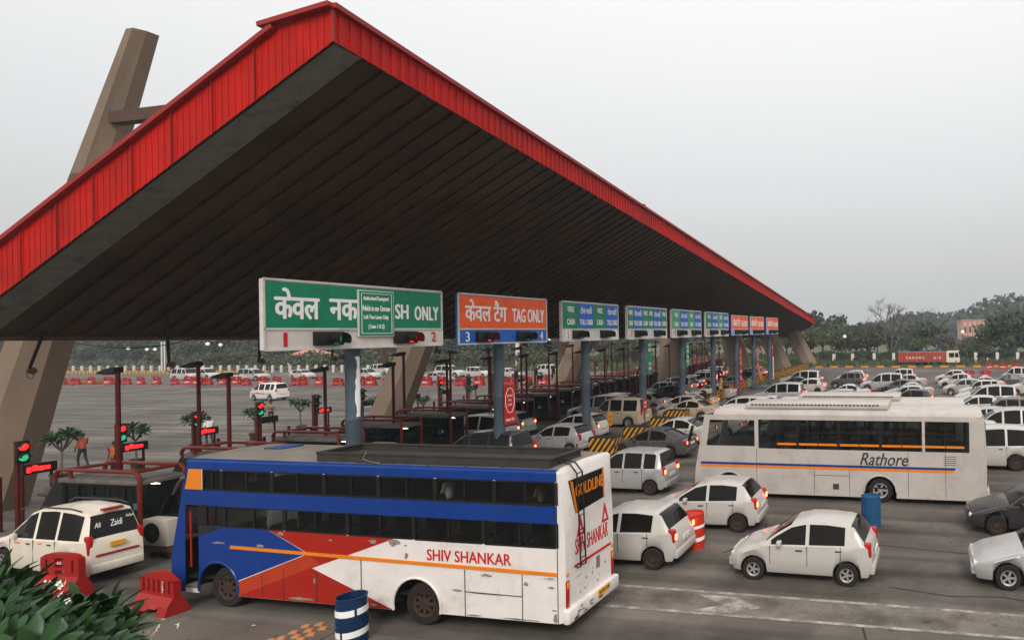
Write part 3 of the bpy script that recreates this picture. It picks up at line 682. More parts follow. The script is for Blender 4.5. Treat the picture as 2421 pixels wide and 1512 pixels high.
# ---------------------------------------------------------------- red lamp posts
def lamp_post(label, h, side=-1, group='red lamp posts between the booths'):
    t = thing('lamp_post', label, 'lamp post', (0, 0, .2), 0, group)
    mb = MB(); mb.lathe([(.13, 0), (.13, .03), (.068, .04), (.062, h)], 10); mb.build('post', M['redpost'], t)
    mb = MB(); s_ = side
    mb.prism([(.06 * -s_, h - .02), (.06 * -s_, h + .14), (.12 * s_, h + .13), (.66 * s_, h - .01), (.68 * s_, h - .07), (.25 * s_, h - .10)], -.12, .12, 'Y'); hd = mb.build('lamp_head', M['dark'], t)
    mb = MB(); mb.box((.42 * s_, 0, h - .10), (.3, .16, .02), rot=Matrix.Rotation(R(-3), 3, 'Y')); mb.build('lamp_glass', M['fluor'], hd, angle=None)
    return t
lpA = lamp_post('red lamp post on the nearest island, its dark lamp head pointing left', 5.1)
lpA.location = (-24.86, 14.9, .2)
lpB = lamp_post('shorter red lamp post standing over the front roof edge of the blue and white bus', 4.7)
lpB.location = (-25.49, 18.5, .2)
dup(lpA, (-26.9, 18.5, .2), None, 'taller red lamp post on the second island, left of the man in a white shirt')
for n in range(3, NI + 1):
    y = isl_y(n) + .55
    dup(lpB, (-25.3 - .05 * (y - 22), y, .2), R(rnd.uniform(-14, 14)), 'shorter red lamp post beside the ' + ORD[n - 1] + ' booth from the left')
    if n not in (3, 11): dup(lpA, (-27.9 - .06 * (y - 22), y - .05, .2), R(rnd.uniform(-30, 30) + (180 if n % 3 == 0 else 0)), 'taller red lamp post beside the ' + ORD[n - 1] + ' booth from the left')
# leaning red barrier arms / props near the far booths
pr = thing('boom_post', 'slanted red post leaning in front of the far booths beside the lane 9 pole', 'post', (-22.6, 45.2, .2), 0, 'slanted red posts in front of the far booths')
mb = MB(); mb.tube([(-.9, 0, 0), (.55, 0, 4.6)], .06, 8); mb.build('shaft', M['redpost'], pr)
dup(pr, (-23.5, 56.4, .2), None, 'slanted red post leaning in front of the far booths behind the lane 13 pole')
dup(pr, (-23.2, 63.0, .2), R(180), 'slanted red post leaning left near the far end of the booths')

# ---------------------------------------------------------------- exit signals, LED boards, gate posts
SIGX = {1: -28.65, 2: -30.49, 3: -32.08, 4: -33.3, 5: -34.08, 6: -34.84, 7: -34.9, 8: -35.6}
def traffic_signal(label, red, green):
    t = thing('traffic_signal', label, 'traffic light', (0, 0, .2), 0, 'lane exit traffic lights')
    mb = MB(); mb.box((-.12, 0, 1.45), (.16, .12, 2.9)); mb.build('post', M['redpost'], t, angle=None)
    mb = MB(); mb.box((.02, .02, 2.55), (.12, .3, .72), ch=.02); h = mb.build('housing', M['dark'], t)
    for z, c in ((2.72, red), (2.38, green)):
        q = MB(); q.lathe([(.0, .05), (.07, .04), (.115, 0)], 14, 0, 'X', (.08, .02, z)); q.build('lens', M[c], h)
        q = MB(); n = 8; ring0 = [(.08, .02 + .13 * math.cos(R(180 * k / n)), z + .13 * math.sin(R(180 * k / n))) for k in range(n + 1)]; ring1 = [(.25, p[1], p[2] - .015) for p in ring0]
        q.add(ring0 + ring1, [(k, k + 1, n + 2 + k, n + 1 + k) for k in range(n)]); q.build('visor', M['dark'], h)
    return t
tsA = traffic_signal('traffic light at the far left edge glowing bright red over green', 'sig_red_hot', 'sig_green')
tsB = traffic_signal('dark unlit traffic light on a red post beside the fifth booth', 'sig_off', 'sig_off')
def led_board(label, lit):
    t = thing('led_board', label, 'display board', (0, 0, .2), 0, 'LED display boards at the lane exits')
    mb = MB(); mb.box((0, 0, 2.0), (.12, .80, .32)); bd = mb.build('board', M['dark'], t, angle=None)
    if lit:
        q = MB(); k = -.33
        while k < .24:
            ww = rnd.uniform(.09, .17); hh = rnd.uniform(.12, .20); q.box((.065, k + ww / 2, 2.0 + rnd.uniform(-.02, .02)), (.012, ww - .025, hh)); k += ww
        q.build('digits', M['led'], bd, angle=None)
    mb = MB(); mb.tube([(-.1, -.34, 0), (-.1, -.34, 2.2)], .045, 8); mb.build('leg', M['redpost'], t); mb = MB(); mb.tube([(-.1, .34, 0), (-.1, .34, 1.95)], .04, 8); mb.build('leg', M['redpost'], t)
    return t
ldA = led_board('LED board glowing with red figures at the far left, under the brightest traffic light', True)
ldB = led_board('dark unlit LED board on legs at the fourth island', False)
for n in range(1, 19):
    y = isl_y(n) + .4; x = SIGX.get(n, -35.6 - .14 * (y - 39)); lit = n in (1, 2, 3, 4, 7, 8, 10)
    loc = (x, y, .2); src = tsA if lit else tsB; lb = 'traffic light ' + ('showing red over green' if lit else 'unlit and dark') + ' at the exit of the ' + ORD[n - 1] + ' lane from the left'
    if n == 1: tsA.location = loc
    elif n == 5: tsB.location = loc
    else: dup(src, loc, R(rnd.uniform(-6, 6)), lb)
    if n > 12: continue
    lit2 = n in (1, 2, 3, 5); src = ldA if lit2 else ldB
    loc = (x + .25, y + .28, .2); lb = 'LED board ' + ('glowing with red figures' if lit2 else 'dark and unlit') + ' at the exit of the ' + ORD[n - 1] + ' lane from the left'
    if n == 1: ldA.location = loc
    elif n == 4: ldB.location = loc
    else: dup(src, loc, None, lb)
g0 = thing('gate_post', 'short red gate post right of the second LED board', 'post', (-27.95, 18.9, .2), 0, 'short red posts at the lane exits')
mb = MB(); mb.lathe([(.1, 0), (.1, .03), (.06, .04), (.06, 1.75), (0, 1.76)], 10); mb.build('shaft', M['redpost'], g0)
mb = MB(); mb.bar((0, 0, 1.0), (-.75, .1, 1.1), .07, .07); mb.build('arm', M['rust'], g0)
for n in range(1, 17):
    if n != 2: dup(g0, (booth_x(n) - 4.9 + rnd.uniform(-.4, .4), isl_y(n) + .9, .2), R(rnd.uniform(-20, 20)), 'short red gate post at the exit of the ' + ORD[n - 1] + ' island from the left')
    dup(g0, (booth_x(n) - 6.9 + rnd.uniform(-.4, .4), isl_y(n) + .3, .2), R(rnd.uniform(150, 210)), 'short red post behind the LED board of the ' + ORD[n - 1] + ' island from the left')

# ---------------------------------------------------------------- hanging floodlights, cable, cooler units
def floodlight(label, top, bottom, head=True):
    t = thing('hanging_floodlight', label, 'floodlight', top, 0, 'floodlights hanging from the soffit on dark rods')
    d = Vector(bottom) - Vector(top)
    mb = MB(); mb.tube([(0, 0, .1), d], .045, 8); mb.build('rod', M['dark'], t)
    mb = MB(); c = d
    mb.lathe([(.02, -.13), (.07, -.10), (.08, .0), (.11, .09), (.115, .10), (.0, .08)], 12, 0, 'X', c + Vector((.1, -.02, -.06))); mb.build('lamp', M['rust'], t)
    mb = MB(); P = [d + Vector((.05 + .16 * math.sin(k * .8), 0, -.08 - .12 * (1 - math.cos(k * .8)))) for k in range(8)]; mb.tube(P, .012, 5); mb.build('cable_loop', M['dark'], t)
    return t
for (u0, v0, u1, v1, Yq, lb) in ((107, 655, 69, 872, 15.2, 'floodlight rod hanging in front of the leftmost concrete pylon'), (393, 690, 399, 858, 17.5, 'floodlight rod hanging alone over the empty road at left'),
                                 (620, 700, 612, 850, 20, 'floodlight hanging at the left edge of the green CASH ONLY sign'), (790, 760, 785, 845, 25, 'floodlight hanging behind the green sign left of its blue pole'),
                                 (1048, 770, 1031, 828, 27, 'floodlight hanging between the green sign and the orange sign'), (1236, 790, 1238, 812, 33, 'floodlight hanging just under the orange 3 and 4 sign'), (1296, 770, 1294, 808, 36, 'short floodlight rod between the orange sign and the lane 5 sign')):
    a, b = atY(u0, v0, Yq), atY(u1, v1, Yq); z = roofz(a.x, Yq)
    floodlight(lb, (a.x, Yq, min(z, a.z + .5) if a.z < z else z), b)
cb = MB(); p0, p1 = atY(128, 798, 16.5), atY(470, 797, 19)
cb.tube([p0.lerp(p1, k / 16) + Vector((0, 0, -.38 * (1 - (k / 8 - 1) ** 2))) for k in range(17)], .018, 5)
tag(cb.build('sagging_cable', M['dark']), 'thin dark cable sagging under the roof eave beside the leftmost pylon', 'cable')

def ac_unit(label, loc, rz=0, s=1.0):
    t = thing('cooler_unit', label, 'air conditioner', loc, rz, 'outdoor cooler units beside the booths')
    mb = MB(); mb.box((0, 0, .36 * s), (.82 * s, .34 * s, .68 * s), ch=.02); mb.build('casing', M['acgrey'], t)
    mb = MB(); mb.lathe([(.26 * s, 0), (.26 * s, -.015), (.24 * s, -.02), (.235 * s, .0)], 24, 0, 'Y', (-.1 * s, -.173 * s, .36 * s)); mb.lathe([(0, -.004), (.235 * s, -.004)], 24, 0, 'Y', (-.1 * s, -.173 * s, .36 * s)); mb.build('fan_grille', M['dark'], t)
    mb = MB(); mb.lathe([(0, -.02), (.06 * s, -.018), (.07 * s, 0)], 14, 0, 'Y', (-.1 * s, -.18 * s, .36 * s)); mb.build('hub', M['dgrey'], t)
    mb = MB(); mb.box((-.25 * s, 0, .01), (.05, .3, .04)); mb.box((.25 * s, 0, .01), (.05, .3, .04)); mb.build('feet', M['dark'], t)
    return t
p = atY(1668, 917, 53.0); ac_unit('pale cooler unit with round fan in front of the blue lane 11 pole', (p.x, 53.0, .35), 0, 1.35)
p = atY(383, 1290, 14.1); ac_unit('cooler unit with round fan between the cream car and the bus front', (p.x, 14.12, .35), 0, 1.1)
mb = MB()
for xx, yy, zz_, sx_, sy_, sz_ in ((p.x, 14.15, .275, 1.0, .4, .15), (p.x - .35, 14.2, .1, .08, .3, .2), (p.x + .35, 14.2, .1, .08, .3, .2)): mb.box((xx, yy, zz_ - .0), (sx_, sy_, sz_))
tag(mb.build('cooler_stand', M['rust'], angle=None), 'low steel stand under the cooler unit beside the bus front', 'stand')

# ---------------------------------------------------------------- cars (nose towards -X, origin on the ground under the middle)
KIND = {
 # L, W, H, top line, belt, side glass breaks (x0, pillars..., x1), windscreen, rear window, wheels, wheel radius
 'hatch': dict(L=3.65, W=1.62, top=[(0, .50), (.05, .62), (.25, .76), (.75, .92), (.98, 1.0), (1.25, 1.19), (1.62, 1.40), (2.0, 1.49), (2.5, 1.50), (3.0, 1.46), (3.2, 1.40), (3.45, 1.08), (3.58, .90), (3.65, .60)], belt=[(0, .55), (.9, .88), (3.65, .97)], side=(1.12, 2.06, 2.98), pil=[(2.0, 2.09)], ws=(.98, 1.62), rw=(3.12, 3.46), wh=(.66, 3.02), r=.28),
 'sedan': dict(L=4.3, W=1.7, top=[(0, .48), (.05, .58), (.3, .70), (.95, .88), (1.2, .95), (1.55, 1.17), (1.95, 1.37), (2.35, 1.45), (2.75, 1.43), (3.1, 1.33), (3.45, 1.15), (3.75, 1.0), (4.1, .98), (4.24, .92), (4.3, .55)], belt=[(0, .52), (1.1, .85), (4.3, .93)], side=(1.32, 2.3, 3.2), pil=[(2.25, 2.34)], ws=(1.2, 1.95), rw=(3.02, 3.72), wh=(.82, 3.4), r=.3),
 'estate': dict(L=4.5, W=1.84, top=[(0, .60), (.05, .78), (.25, .92), (.75, 1.03), (1.05, 1.10), (1.4, 1.42), (1.78, 1.70), (2.2, 1.83), (2.9, 1.88), (3.7, 1.85), (4.15, 1.80), (4.25, 1.70), (4.38, 1.20), (4.46, 1.05), (4.5, .55)], belt=[(0, .62), (1.0, 1.0), (4.5, 1.10)], side=(1.2, 2.2, 4.12), pil=[(2.15, 2.26), (3.1, 3.2)], ws=(1.05, 1.78), rw=(4.22, 4.4), wh=(.78, 3.54), r=.35),
 'wagon': dict(L=3.7, W=1.55, top=[(0, .55), (.05, .70), (.3, .86), (.8, .98), (1.0, 1.06), (1.35, 1.42), (1.62, 1.60), (2.1, 1.66), (3.2, 1.64), (3.42, 1.56), (3.55, 1.10), (3.64, .95), (3.7, .6)], belt=[(0, .58), (.9, .95), (3.7, 1.0)], side=(1.12, 1.95, 3.3), pil=[(1.92, 2.0), (2.72, 2.82)], ws=(1.0, 1.62), rw=(3.4, 3.57), wh=(.62, 3.08), r=.28),
 'van': dict(L=3.72, W=1.5, top=[(0, .55), (.04, .78), (.2, 1.0), (.45, 1.12), (.8, 1.45), (1.1, 1.70), (1.5, 1.79), (3.2, 1.78), (3.5, 1.70), (3.6, 1.30), (3.68, 1.0), (3.72, .5)], belt=[(0, .6), (.5, 1.05), (3.72, 1.08)], side=(.62, 1.35, 3.4), pil=[(1.3, 1.42), (2.1, 2.24), (2.86, 2.98)], ws=(.45, 1.1), rw=(3.5, 3.62), wh=(.72, 2.9), r=.27),
 'jeepvan': dict(L=4.4, W=1.72, top=[(0, .60), (.05, .85), (.3, 1.0), (.9, 1.05), (1.1, 1.12), (1.4, 1.55), (1.65, 1.82), (2.0, 1.90), (3.9, 1.90), (4.15, 1.84), (4.28, 1.15), (4.36, 1.05), (4.4, .55)], belt=[(0, .65), (1.0, 1.05), (4.4, 1.08)], side=(1.25, 2.0, 4.0), pil=[(1.95, 2.1), (2.9, 3.05)], ws=(1.1, 1.65), rw=(4.14, 4.3), wh=(.85, 3.4), r=.34),
}
def lerp_pts(P, x):
    if x <= P[0][0]: return P[0][1]
    for a, b in zip(P, P[1:]):
        if x <= b[0]: return a[1] + (b[1] - a[1]) * (x - a[0]) / (b[0] - a[0])
    return P[-1][1]
wheel_cache = {}
def wheel_mesh(r, wd, rimm):
    key = (r, wd, rimm)
    if key not in wheel_cache:
        a = MB(); a.lathe([(r * .62, -wd / 2), (r * .93, -wd / 2), (r, -wd * .36), (r, wd * .36), (r * .93, wd / 2), (r * .62, wd / 2), (r * .62, -wd / 2)], 22, 0, 'Y'); o = a.build('tyre', M['tyre'])
        b = MB(); b.lathe([(0, -wd * .40), (r * .13, -wd * .42), (r * .16, -wd * .36)], 18, 0, 'Y'); b.lathe([(r * .50, -wd * .40), (r * .64, -wd * .48), (r * .64, -wd * .30), (r * .5, -wd * .25)], 22, 0, 'Y'); b.lathe([(0, -wd * .18), (r * .6, -wd * .12)], 18, 1, 'Y')
        for k in range(5 if rimm == 'rim' else 8):
            an = 2 * math.pi * k / (5 if rimm == 'rim' else 8); b.bar((r * .1 * math.cos(an), -wd * .38, r * .1 * math.sin(an)), (r * .56 * math.cos(an), -wd * .38, r * .56 * math.sin(an)), r * .17, wd * .1, up=(0, 1, 0))
        p = b.build('rim', [M[rimm], M['dark']])
        wheel_cache[key] = (o.data, p.data); bpy.data.objects.remove(o); bpy.data.objects.remove(p)
    return wheel_cache[key]
def add_wheel(root, x, y, r, wd, rimm, flip=False):
    t_, p_ = wheel_mesh(r, wd, rimm)
    o = bpy.data.objects.new('wheel', t_); COL.objects.link(o); o.parent = root; o.location = (x, y, r)
    if flip: o.rotation_euler = (0, 0, math.pi)
    q = bpy.data.objects.new('rim', p_); COL.objects.link(q); q.parent = o
    return o
def make_car(kind, paint, label, cat, name, lit=False, group=None, plate='plate', rimm='rim', handles=True, sc=1.0):
    K = KIND[kind]; L, W = K['L'], K['W']; t = thing(name, label, cat, (0, 0, 0), 0, group)
    xs = {p[0] for p in K['top']} | {K['side'][0], K['side'][2], *[v for p in K['pil'] for v in p], *K['ws'], *K['rw'], .12, L - .12, .35, L - .3}
    AR = K['r'] + .06
    for xw in K['wh']:
        xs |= {xw + AR * math.cos(R(a)) for a in (0, 12, 25, 40, 60, 75, 90, 105, 120, 140, 155, 168, 180)} | {xw + AR + .01, xw - AR - .01}
    x_ = 0
    while x_ < L: xs.add(round(x_, 2)); x_ += .22
    xs = sorted(x for x in xs if 0 <= x <= L); xs = [x for i, x in enumerate(xs) if i == 0 or x - xs[i - 1] > .004]
    rings = []
    sill = .22
    for x in xs:
        zt = lerp_pts(K['top'], x); bl = lerp_pts(K['belt'], x); bl = min(bl, zt - .05)
        e = min(x / .45, 1); e2 = min((L - x) / .35, 1)
        wf = (.80 + .20 * math.sin(e * math.pi / 2)) * (.86 + .14 * math.sin(e2 * math.pi / 2)); w2 = W / 2 * wf
        zs = sill + (.10 if x < .1 or x > L - .1 else 0)
        for xw in K['wh']:
            if abs(x - xw) < AR: zs = max(zs, K['r'] + math.sqrt(max(AR * AR - (x - xw) ** 2, 0)))
        cab = max(0, min(1, (zt - bl - .08) / .45))
        wr = w2 * .96 - cab * .17 * W / 1.6
        z6 = max(zt - .085, bl + .04); mid = max((zs + bl) / 2 + .08, zs + .05)
        mid = min(mid, bl - .02); zlo = min(zs + .10, mid - .01)
        half = [(0, zs), (w2 * .93, zs), (w2 * .99, zlo), (w2 * 1.012, mid), (w2 * .985, bl), (w2 * .955, bl + .03 if cab > .05 else bl + .012), (wr, z6 if cab > .05 else bl + .025), (wr - .05, zt - .025 if zt - .025 > bl + .03 else bl + .035), (wr - .14, zt - .006), (0, zt)]
        rings.append([Vector((x - L / 2, -y, z)) for y, z in half] + [Vector((x - L / 2, y, z)) for y, z in reversed(half[1:-1])])
    nr = len(rings[0]); body, side_g, scr, rear = MB(), [], MB(), MB()
    sgl = [MB(), MB()]
    def inside(a, b, lo, hi): return a >= lo - 1e-4 and b <= hi + 1e-4
    for i in range(len(xs) - 1):
        xa, xb_ = xs[i], xs[i + 1]
        for k in range(nr):
            k2 = (k + 1) % nr; q = (rings[i][k], rings[i + 1][k], rings[i + 1][k2], rings[i][k2])
            seg = k if k < 9 else nr - 1 - k                     # mirrored index: segment 5-6 is the side glass
            dest, mi = body, 0
            if seg == 0: mi = 1
            if seg == 5 and inside(xa, xb_, K['side'][0], K['side'][2]) and not any(inside(xa, xb_, *p) for p in K['pil']): dest = sgl[0 if k < 9 else 1]; mi = 0
            elif seg in (7, 8) and inside(xa, xb_, *K['ws']): dest = scr
            elif seg in (7, 8) and inside(xa, xb_, *K['rw']): dest = rear
            elif seg in (6, 5) and kind in ('estate', 'wagon', 'jeepvan', 'van') and False: pass
            dest.quad(*q, mi) if dest is body else dest.quad(*q)
    body.poly(list(reversed(rings[0]))); body.poly(rings[-1])
    bo = body.build('body', [M[paint], M['under']], t, angle=28)
    for s_ in sgl: s_.build('side_window', M['pane'], t, angle=60)
    scr.build('windscreen', M['pane'], t, angle=60); rear.build('rear_window', M['pane'], t, angle=60)
    for xw in K['wh']:
        for s_ in (-1, 1): add_wheel(t, xw - L / 2, s_ * (W / 2 - .10), K['r'], .19, rimm, s_ > 0)
    zb = lerp_pts(K['belt'], L)
    for s_ in (-1, 1):
        m_ = MB(); tall = kind in ('estate', 'wagon', 'jeepvan', 'van', 'hatch')
        if kind == 'sedan': m_.box((L / 2 - .14, s_ * (W / 2 - .21), .80), (.26, .30, .20), ch=.03)
        else: m_.box((L / 2 - .135, s_ * (W / 2 - .155), zb - .10), (.20, .17, .36 if kind != 'estate' else .5), ch=.04)
        lo_ = m_.build('tail_lamp', M['tail_off'], t)
        if lit: q = MB(); q.box((L / 2 - .045, s_ * (W / 2 - .17), zb - .12 if kind != 'sedan' else .80), (.10, .11, .16), ch=.03); q.build('lit_bulb', M['tail_on'], lo_)
        m_ = MB(); m_.box((-L / 2 + .15, s_ * (W / 2 * .84 - .15), lerp_pts(K['top'], .10) - .07), (.24, .27, .12), ch=.035); m_.build('headlamp', M['head'], t)
        m_ = MB(); xm = K['ws'][0] + .38 - L / 2; bz = lerp_pts(K['belt'], xm + L / 2); m_.box((xm, s_ * (W / 2 + .06), bz + .09), (.12, .18, .13), ch=.03); m_.build('mirror', M[paint], t)
        if handles:
            hx = [K['side'][1] - .22] + ([K['pil'][1][0] - .2] if len(K['pil']) > 1 else [K['side'][2] - .15])
            for h_ in hx: m_ = MB(); m_.box((h_ - L / 2, s_ * (W / 2 + .002), lerp_pts(K['belt'], h_) - .10), (.17, .03, .035), ch=.008); m_.build('door_handle', M['dgrey'], t)
            for h_ in [K['side'][0] - .02] + [sum(p) / 2 for p in K['pil']] + ([K['side'][2] - .1] if len(K['pil']) == 1 else []):
                bz = lerp_pts(K['belt'], h_); m_ = MB(); m_.box((h_ - L / 2, s_ * (W / 2 * 1.004), (sill + bz) / 2 + .12), (.010, .02, bz - sill - .22)); m_.build('door_seam', M['dgrey'], t, angle=None)
    m_ = MB(); m_.box((L / 2 - .04, 0, .40), (.16, W * .86, .22), ch=.04); m_.build('rear_bumper', M[paint], t)
    m_ = MB(); m_.box((-L / 2 + .05, 0, .40), (.16, W * .80, .22), ch=.04); m_.box((-L / 2 + .04, 0, .60), (.08, W * .45, .09)); m_.build('front_bumper', M[paint], t)
    m_ = MB(); m_.box((L / 2 + (.012 if kind != 'sedan' else .012), 0, .72 if kind != 'estate' else .95), (.03, .46, .12)); m_.build('number_plate', M[plate], t, angle=None)
    t.scale = (sc, sc, sc)
    return t
def place(o, u, v, z=0.0, rz=0.0):
    p = G(u, v, z); o.location = (p.x, p.y, 0); o.rotation_euler = (0, 0, R(rz)); return o

# near cream white people carrier beside the first booth
suv = make_car('estate', 'suvwhite', 'cream white family car with roof rails and a red stripe across its tailgate', 'car', 'parked_car', plate='platey')
suv.location = (-23.27, 12.78, 0); suv.rotation_euler = (0, 0, R(-4)); suv.scale = (.94, .66, 1.0)
L = 4.5
mb = MB(); mb.box((L / 2 + .006, 0, .73), (.02, 1.3, .05)); mb.build('red_stripe', M['bus_red'], suv, angle=None)
for s_ in (-1, 1):
    mb = MB(); mb.tube([(-.9, s_ * .70, 1.74), (-.6, s_ * .71, 1.86), (1.3, s_ * .71, 1.90), (1.75, s_ * .70, 1.85)], .022, 6); mb.build('roof_rail', M['dgrey'], suv)
mb = MB(); mb.box((L / 2 - .22, 0, 1.84), (.16, .62, .06), ch=.015); mb.build('roof_spoiler', M['bus_red'], suv)
text('Zaidi', .38, .17, M['letter'], suv, (2.085, .08, 1.47), (R(75), R(0), R(90)), shear=.3, bold=.01)
text('Ali', .2, .13, M['letter'], suv, (2.085, -.48, 1.48), (R(75), 0, R(90)), shear=.3, bold=.01)
text('Aslam', .26, .08, M['letter'], suv, (2.07, .5, 1.58), (R(75), 0, R(90)), shear=.3, bold=.01)
mb = MB()
for yy in (-.42, .42):
    for xx in (-.1, .85): mb.box((xx, yy, 1.25), (.14, .5, .55), ch=.06); mb.box((xx + .04, yy, 1.58), (.1, .26, .2), ch=.05)
mb.build('seats', M['cream'], suv)
mb = MB(); mb.box((-.75, -.925, .93), (.22, .012, .035)); mb.box((.25, -.925, .97), (.16, .012, .03)); mb.build('side_sticker', M['bus_orange'], suv, angle=None)
mb = MB(); mb.box((1.62, -.918, .84), (.2, .02, .2), ch=.006); mb.build('fuel_flap', M['suvwhite'], suv)

CARS = [  # kind, paint, x, y, rz, lit, label
 ('hatch', 'carwhite', -3.4, 16.05, -1, False, 'pale hatchback alone behind the worn road strip, right of the red drum'),
 ('hatch', 'carwhite', -8.6, 16.25, 0, True, 'white hatchback half hidden behind the rear of the sleeper coach'),
 ('sedan', 'carsilver', 2.9, 16.5, 0, False, 'silver saloon nearest at the right edge, in front of the dark saloon'),
 ('hatch', 'carwhite', -7.35, 19.55, 2, True, 'white hatchback standing right behind the red and white striped drum'),
 ('wagon', 'carsilver', -12.1, 23.4, 0, True, 'silver tall hatchback just above the rear roof corner of the blue and white bus'),
 ('wagon', 'cargrey', -9.05, 29.4, 0, True, 'grey hatchback seen over the front of the long white coach'),
 ('sedan', 'carwhite', -14.55, 33.9, 0, True, 'white saloon with bright tail lamps in front of the striped crash blocks'),
 ('sedan', 'cargrey', -14.25, 30.1, 0, True, 'dark grey saloon just in front of the white saloon'),
 ('jeepvan', 'carbeige', -21.3, 39.6, 0, False, 'beige boxy van waiting at the lane 7 pole'),
 ('hatch', 'carwhite', -21.3, 34.6, 0, True, 'white hatchback half hidden by the lane 5 and 6 pole'),
 ('estate', 'carwhite', -25.6, 31.3, 0, True, 'white people carrier with glowing tail lamps left of the orange sign pole'),
 ('hatch', 'carsilver', -19.9, 30.5, 0, False, 'silver square backed hatchback right of the orange sign pole'),
 ('hatch', 'cargreen', -26.6, 35.0, 0, True, 'pale green car by the red octagon board'),
 ('wagon', 'carwhite', -24.6, 20.3, 0, True, 'white van hidden mostly behind the bus roof rack near the third booth'),
 ('estate', 'carwhite', 2.0, 29.6, 0, True, 'white hatchback behind the tail of the long white coach at the right edge'),
 ('hatch', 'carwhite', 1.6, 33.6, 0, True, 'white car above the coach tail at the right edge, second row'),
 ('sedan', 'cardark', 3.0, 20.6, 0, False, 'dark saloon at the right edge between the coach and the silver saloon'),
 ('sedan', 'carsilver', -16.2, 74.0, 0, True, 'silver saloon nearest the far striped blocks in the distant row'),
 ('hatch', 'carwhite', -9.9, 75.2, 0, True, 'white hatchback with dark windows, second in the distant row below the trees'),
 ('wagon', 'carwhite', -4.3, 75.2, 0, True, 'white tall wagon below the red truck'),
 ('hatch', 'carwhite', 1.6, 75.2, 0, True, 'white small hatchback right of the tall wagon in the distant row'),
 ('van', 'carwhite', 9.0, 75.2, 0, True, 'white van at the right edge in the distant row'),
 ('wagon', 'carwhite', -25.0, 45.4, 0, True, 'white wagon at the far booths left of the lane 9 pole'),
 ('sedan', 'carbeige', -17.6, 43.2, 0, True, 'beige saloon behind the white saloon at the striped blocks'),
 ('estate', 'carwhite', -13.2, 41.6, 0, True, 'white estate above the white saloon, among the middle lanes'),
 ('sedan', 'carwhite', -12.6, 46.2, 0, False, 'white saloon in the middle lanes left of the coach roof'),
 ('hatch', 'carsilver', -8.4, 45.0, 0, True, 'silver hatchback in the middle lanes above the coach front'),
 ('estate', 'carsilver', -13.3, 53.0, 0, True, 'silver estate in the middle distance right of the striped blocks'),
 ('sedan', 'carwhite', -8.0, 56.4, 0, True, 'white saloon in the middle distance above the coach roof vents'),
 ('hatch', 'carwhite', -2.6, 54.6, 0, True, 'white hatchback in the middle distance above the centre of the coach'),
 ('sedan', 'carwhite', 3.6, 55.0, 0, True, 'white saloon in the middle distance near the right edge'),
 ('hatch', 'carwhite', 2.6, 46.5, 0, True, 'white hatchback above the second coach at the right edge'),
 ('hatch', 'carwhite', -12.8, 62.6, 0, True, 'white hatchback between the distant row and the striped blocks'),
 ('estate', 'carsilver', -5.4, 64.6, 0, True, 'silver estate in the far lanes below the tall wagon'),
 ('sedan', 'carwhite', 4.4, 65.6, 0, True, 'white saloon in the far lanes below the small hatchback'),
 ('hatch', 'cardark', -24.2, 53.8, 0, True, 'dark car between the far booths near the pale cooler unit'),
 ('sedan', 'carbeige', -19.6, 48.6, 0, True, 'beige saloon at the lane 9 pole'),
 ('hatch', 'carwhite', -25.3, 23.9, 0, True, 'white hatchback passing the fourth booth, behind the green sign pole'),
 ('estate', 'cardark', -20.8, 25.9, 0, True, 'dark estate left of the orange sign pole, low behind the bus rack'),
 ('sedan', 'carsilver', -23.4, 45.9 + 2.0, 0, True, 'silver saloon waiting between the lane 7 and lane 9 poles'),
]
proto = {}
NOUN = {'hatch': ('hatchback', 'car'), 'sedan': ('saloon_car', 'car'), 'estate': ('people_carrier', 'car'), 'wagon': ('tall_hatchback', 'car'), 'van': ('minivan', 'van'), 'jeepvan': ('boxy_van', 'van')}
for i, (kd, pa, x, y, rz, lit, lb) in enumerate(CARS):
    key = (kd, pa, lit)
    if key in proto: o = dup(proto[key], None, None, lb)
    else: o = make_car(kd, pa, lb, NOUN[kd][1], NOUN[kd][0], lit, 'cars queueing for the toll lanes', rimm='rimdark' if i % 3 == 1 else 'rim'); proto[key] = o
    o.location = (x, y, 0); o.rotation_euler = (0, 0, R(rz + rnd.uniform(-1.2, 1.2)))
taken = [(c[2], c[3]) for c in CARS]
for u_ in (21.3, 24.0, 26.9): taken += [(x_ / 2, u_) for x_ in range(-18, 4)]
def free(x, y): return all(abs(x - a) > 4.9 or abs(y - b) > 2.0 for a, b in taken)
def add_queue(x, y, lb):
    if not free(x, y): return False
    kd, pa = rnd.choice([('hatch', 'carwhite'), ('sedan', 'carwhite'), ('hatch', 'carsilver'), ('sedan', 'carsilver'), ('wagon', 'carwhite'), ('estate', 'carwhite'), ('sedan', 'cargrey'), ('estate', 'carsilver'), ('hatch', 'cardark'), ('wagon', 'cargrey')])
    w_ = {'carwhite': 'white', 'carsilver': 'silver', 'cargrey': 'grey', 'cardark': 'dark'}[pa] + ' ' + {'hatch': 'hatchback', 'sedan': 'saloon', 'wagon': 'tall hatchback', 'estate': 'estate car'}[kd]
    key = (kd, pa, True)
    if key in proto: o = dup(proto[key], None, None, w_ + lb)
    else: o = make_car(kd, pa, w_ + lb, NOUN[kd][1], NOUN[kd][0], True, 'cars queueing for the toll lanes', rimm='rim'); proto[key] = o
    o.location = (x, y, 0); o.rotation_euler = (0, 0, R(rnd.uniform(-2.5, 2.5))); o['category'] = NOUN[kd][1]; taken.append((x, y)); return True
ROW = [36.2, 39.8, 43.5, 47.2, 50.9, 54.6, 58.3, 62.0, 65.7, 69.4]
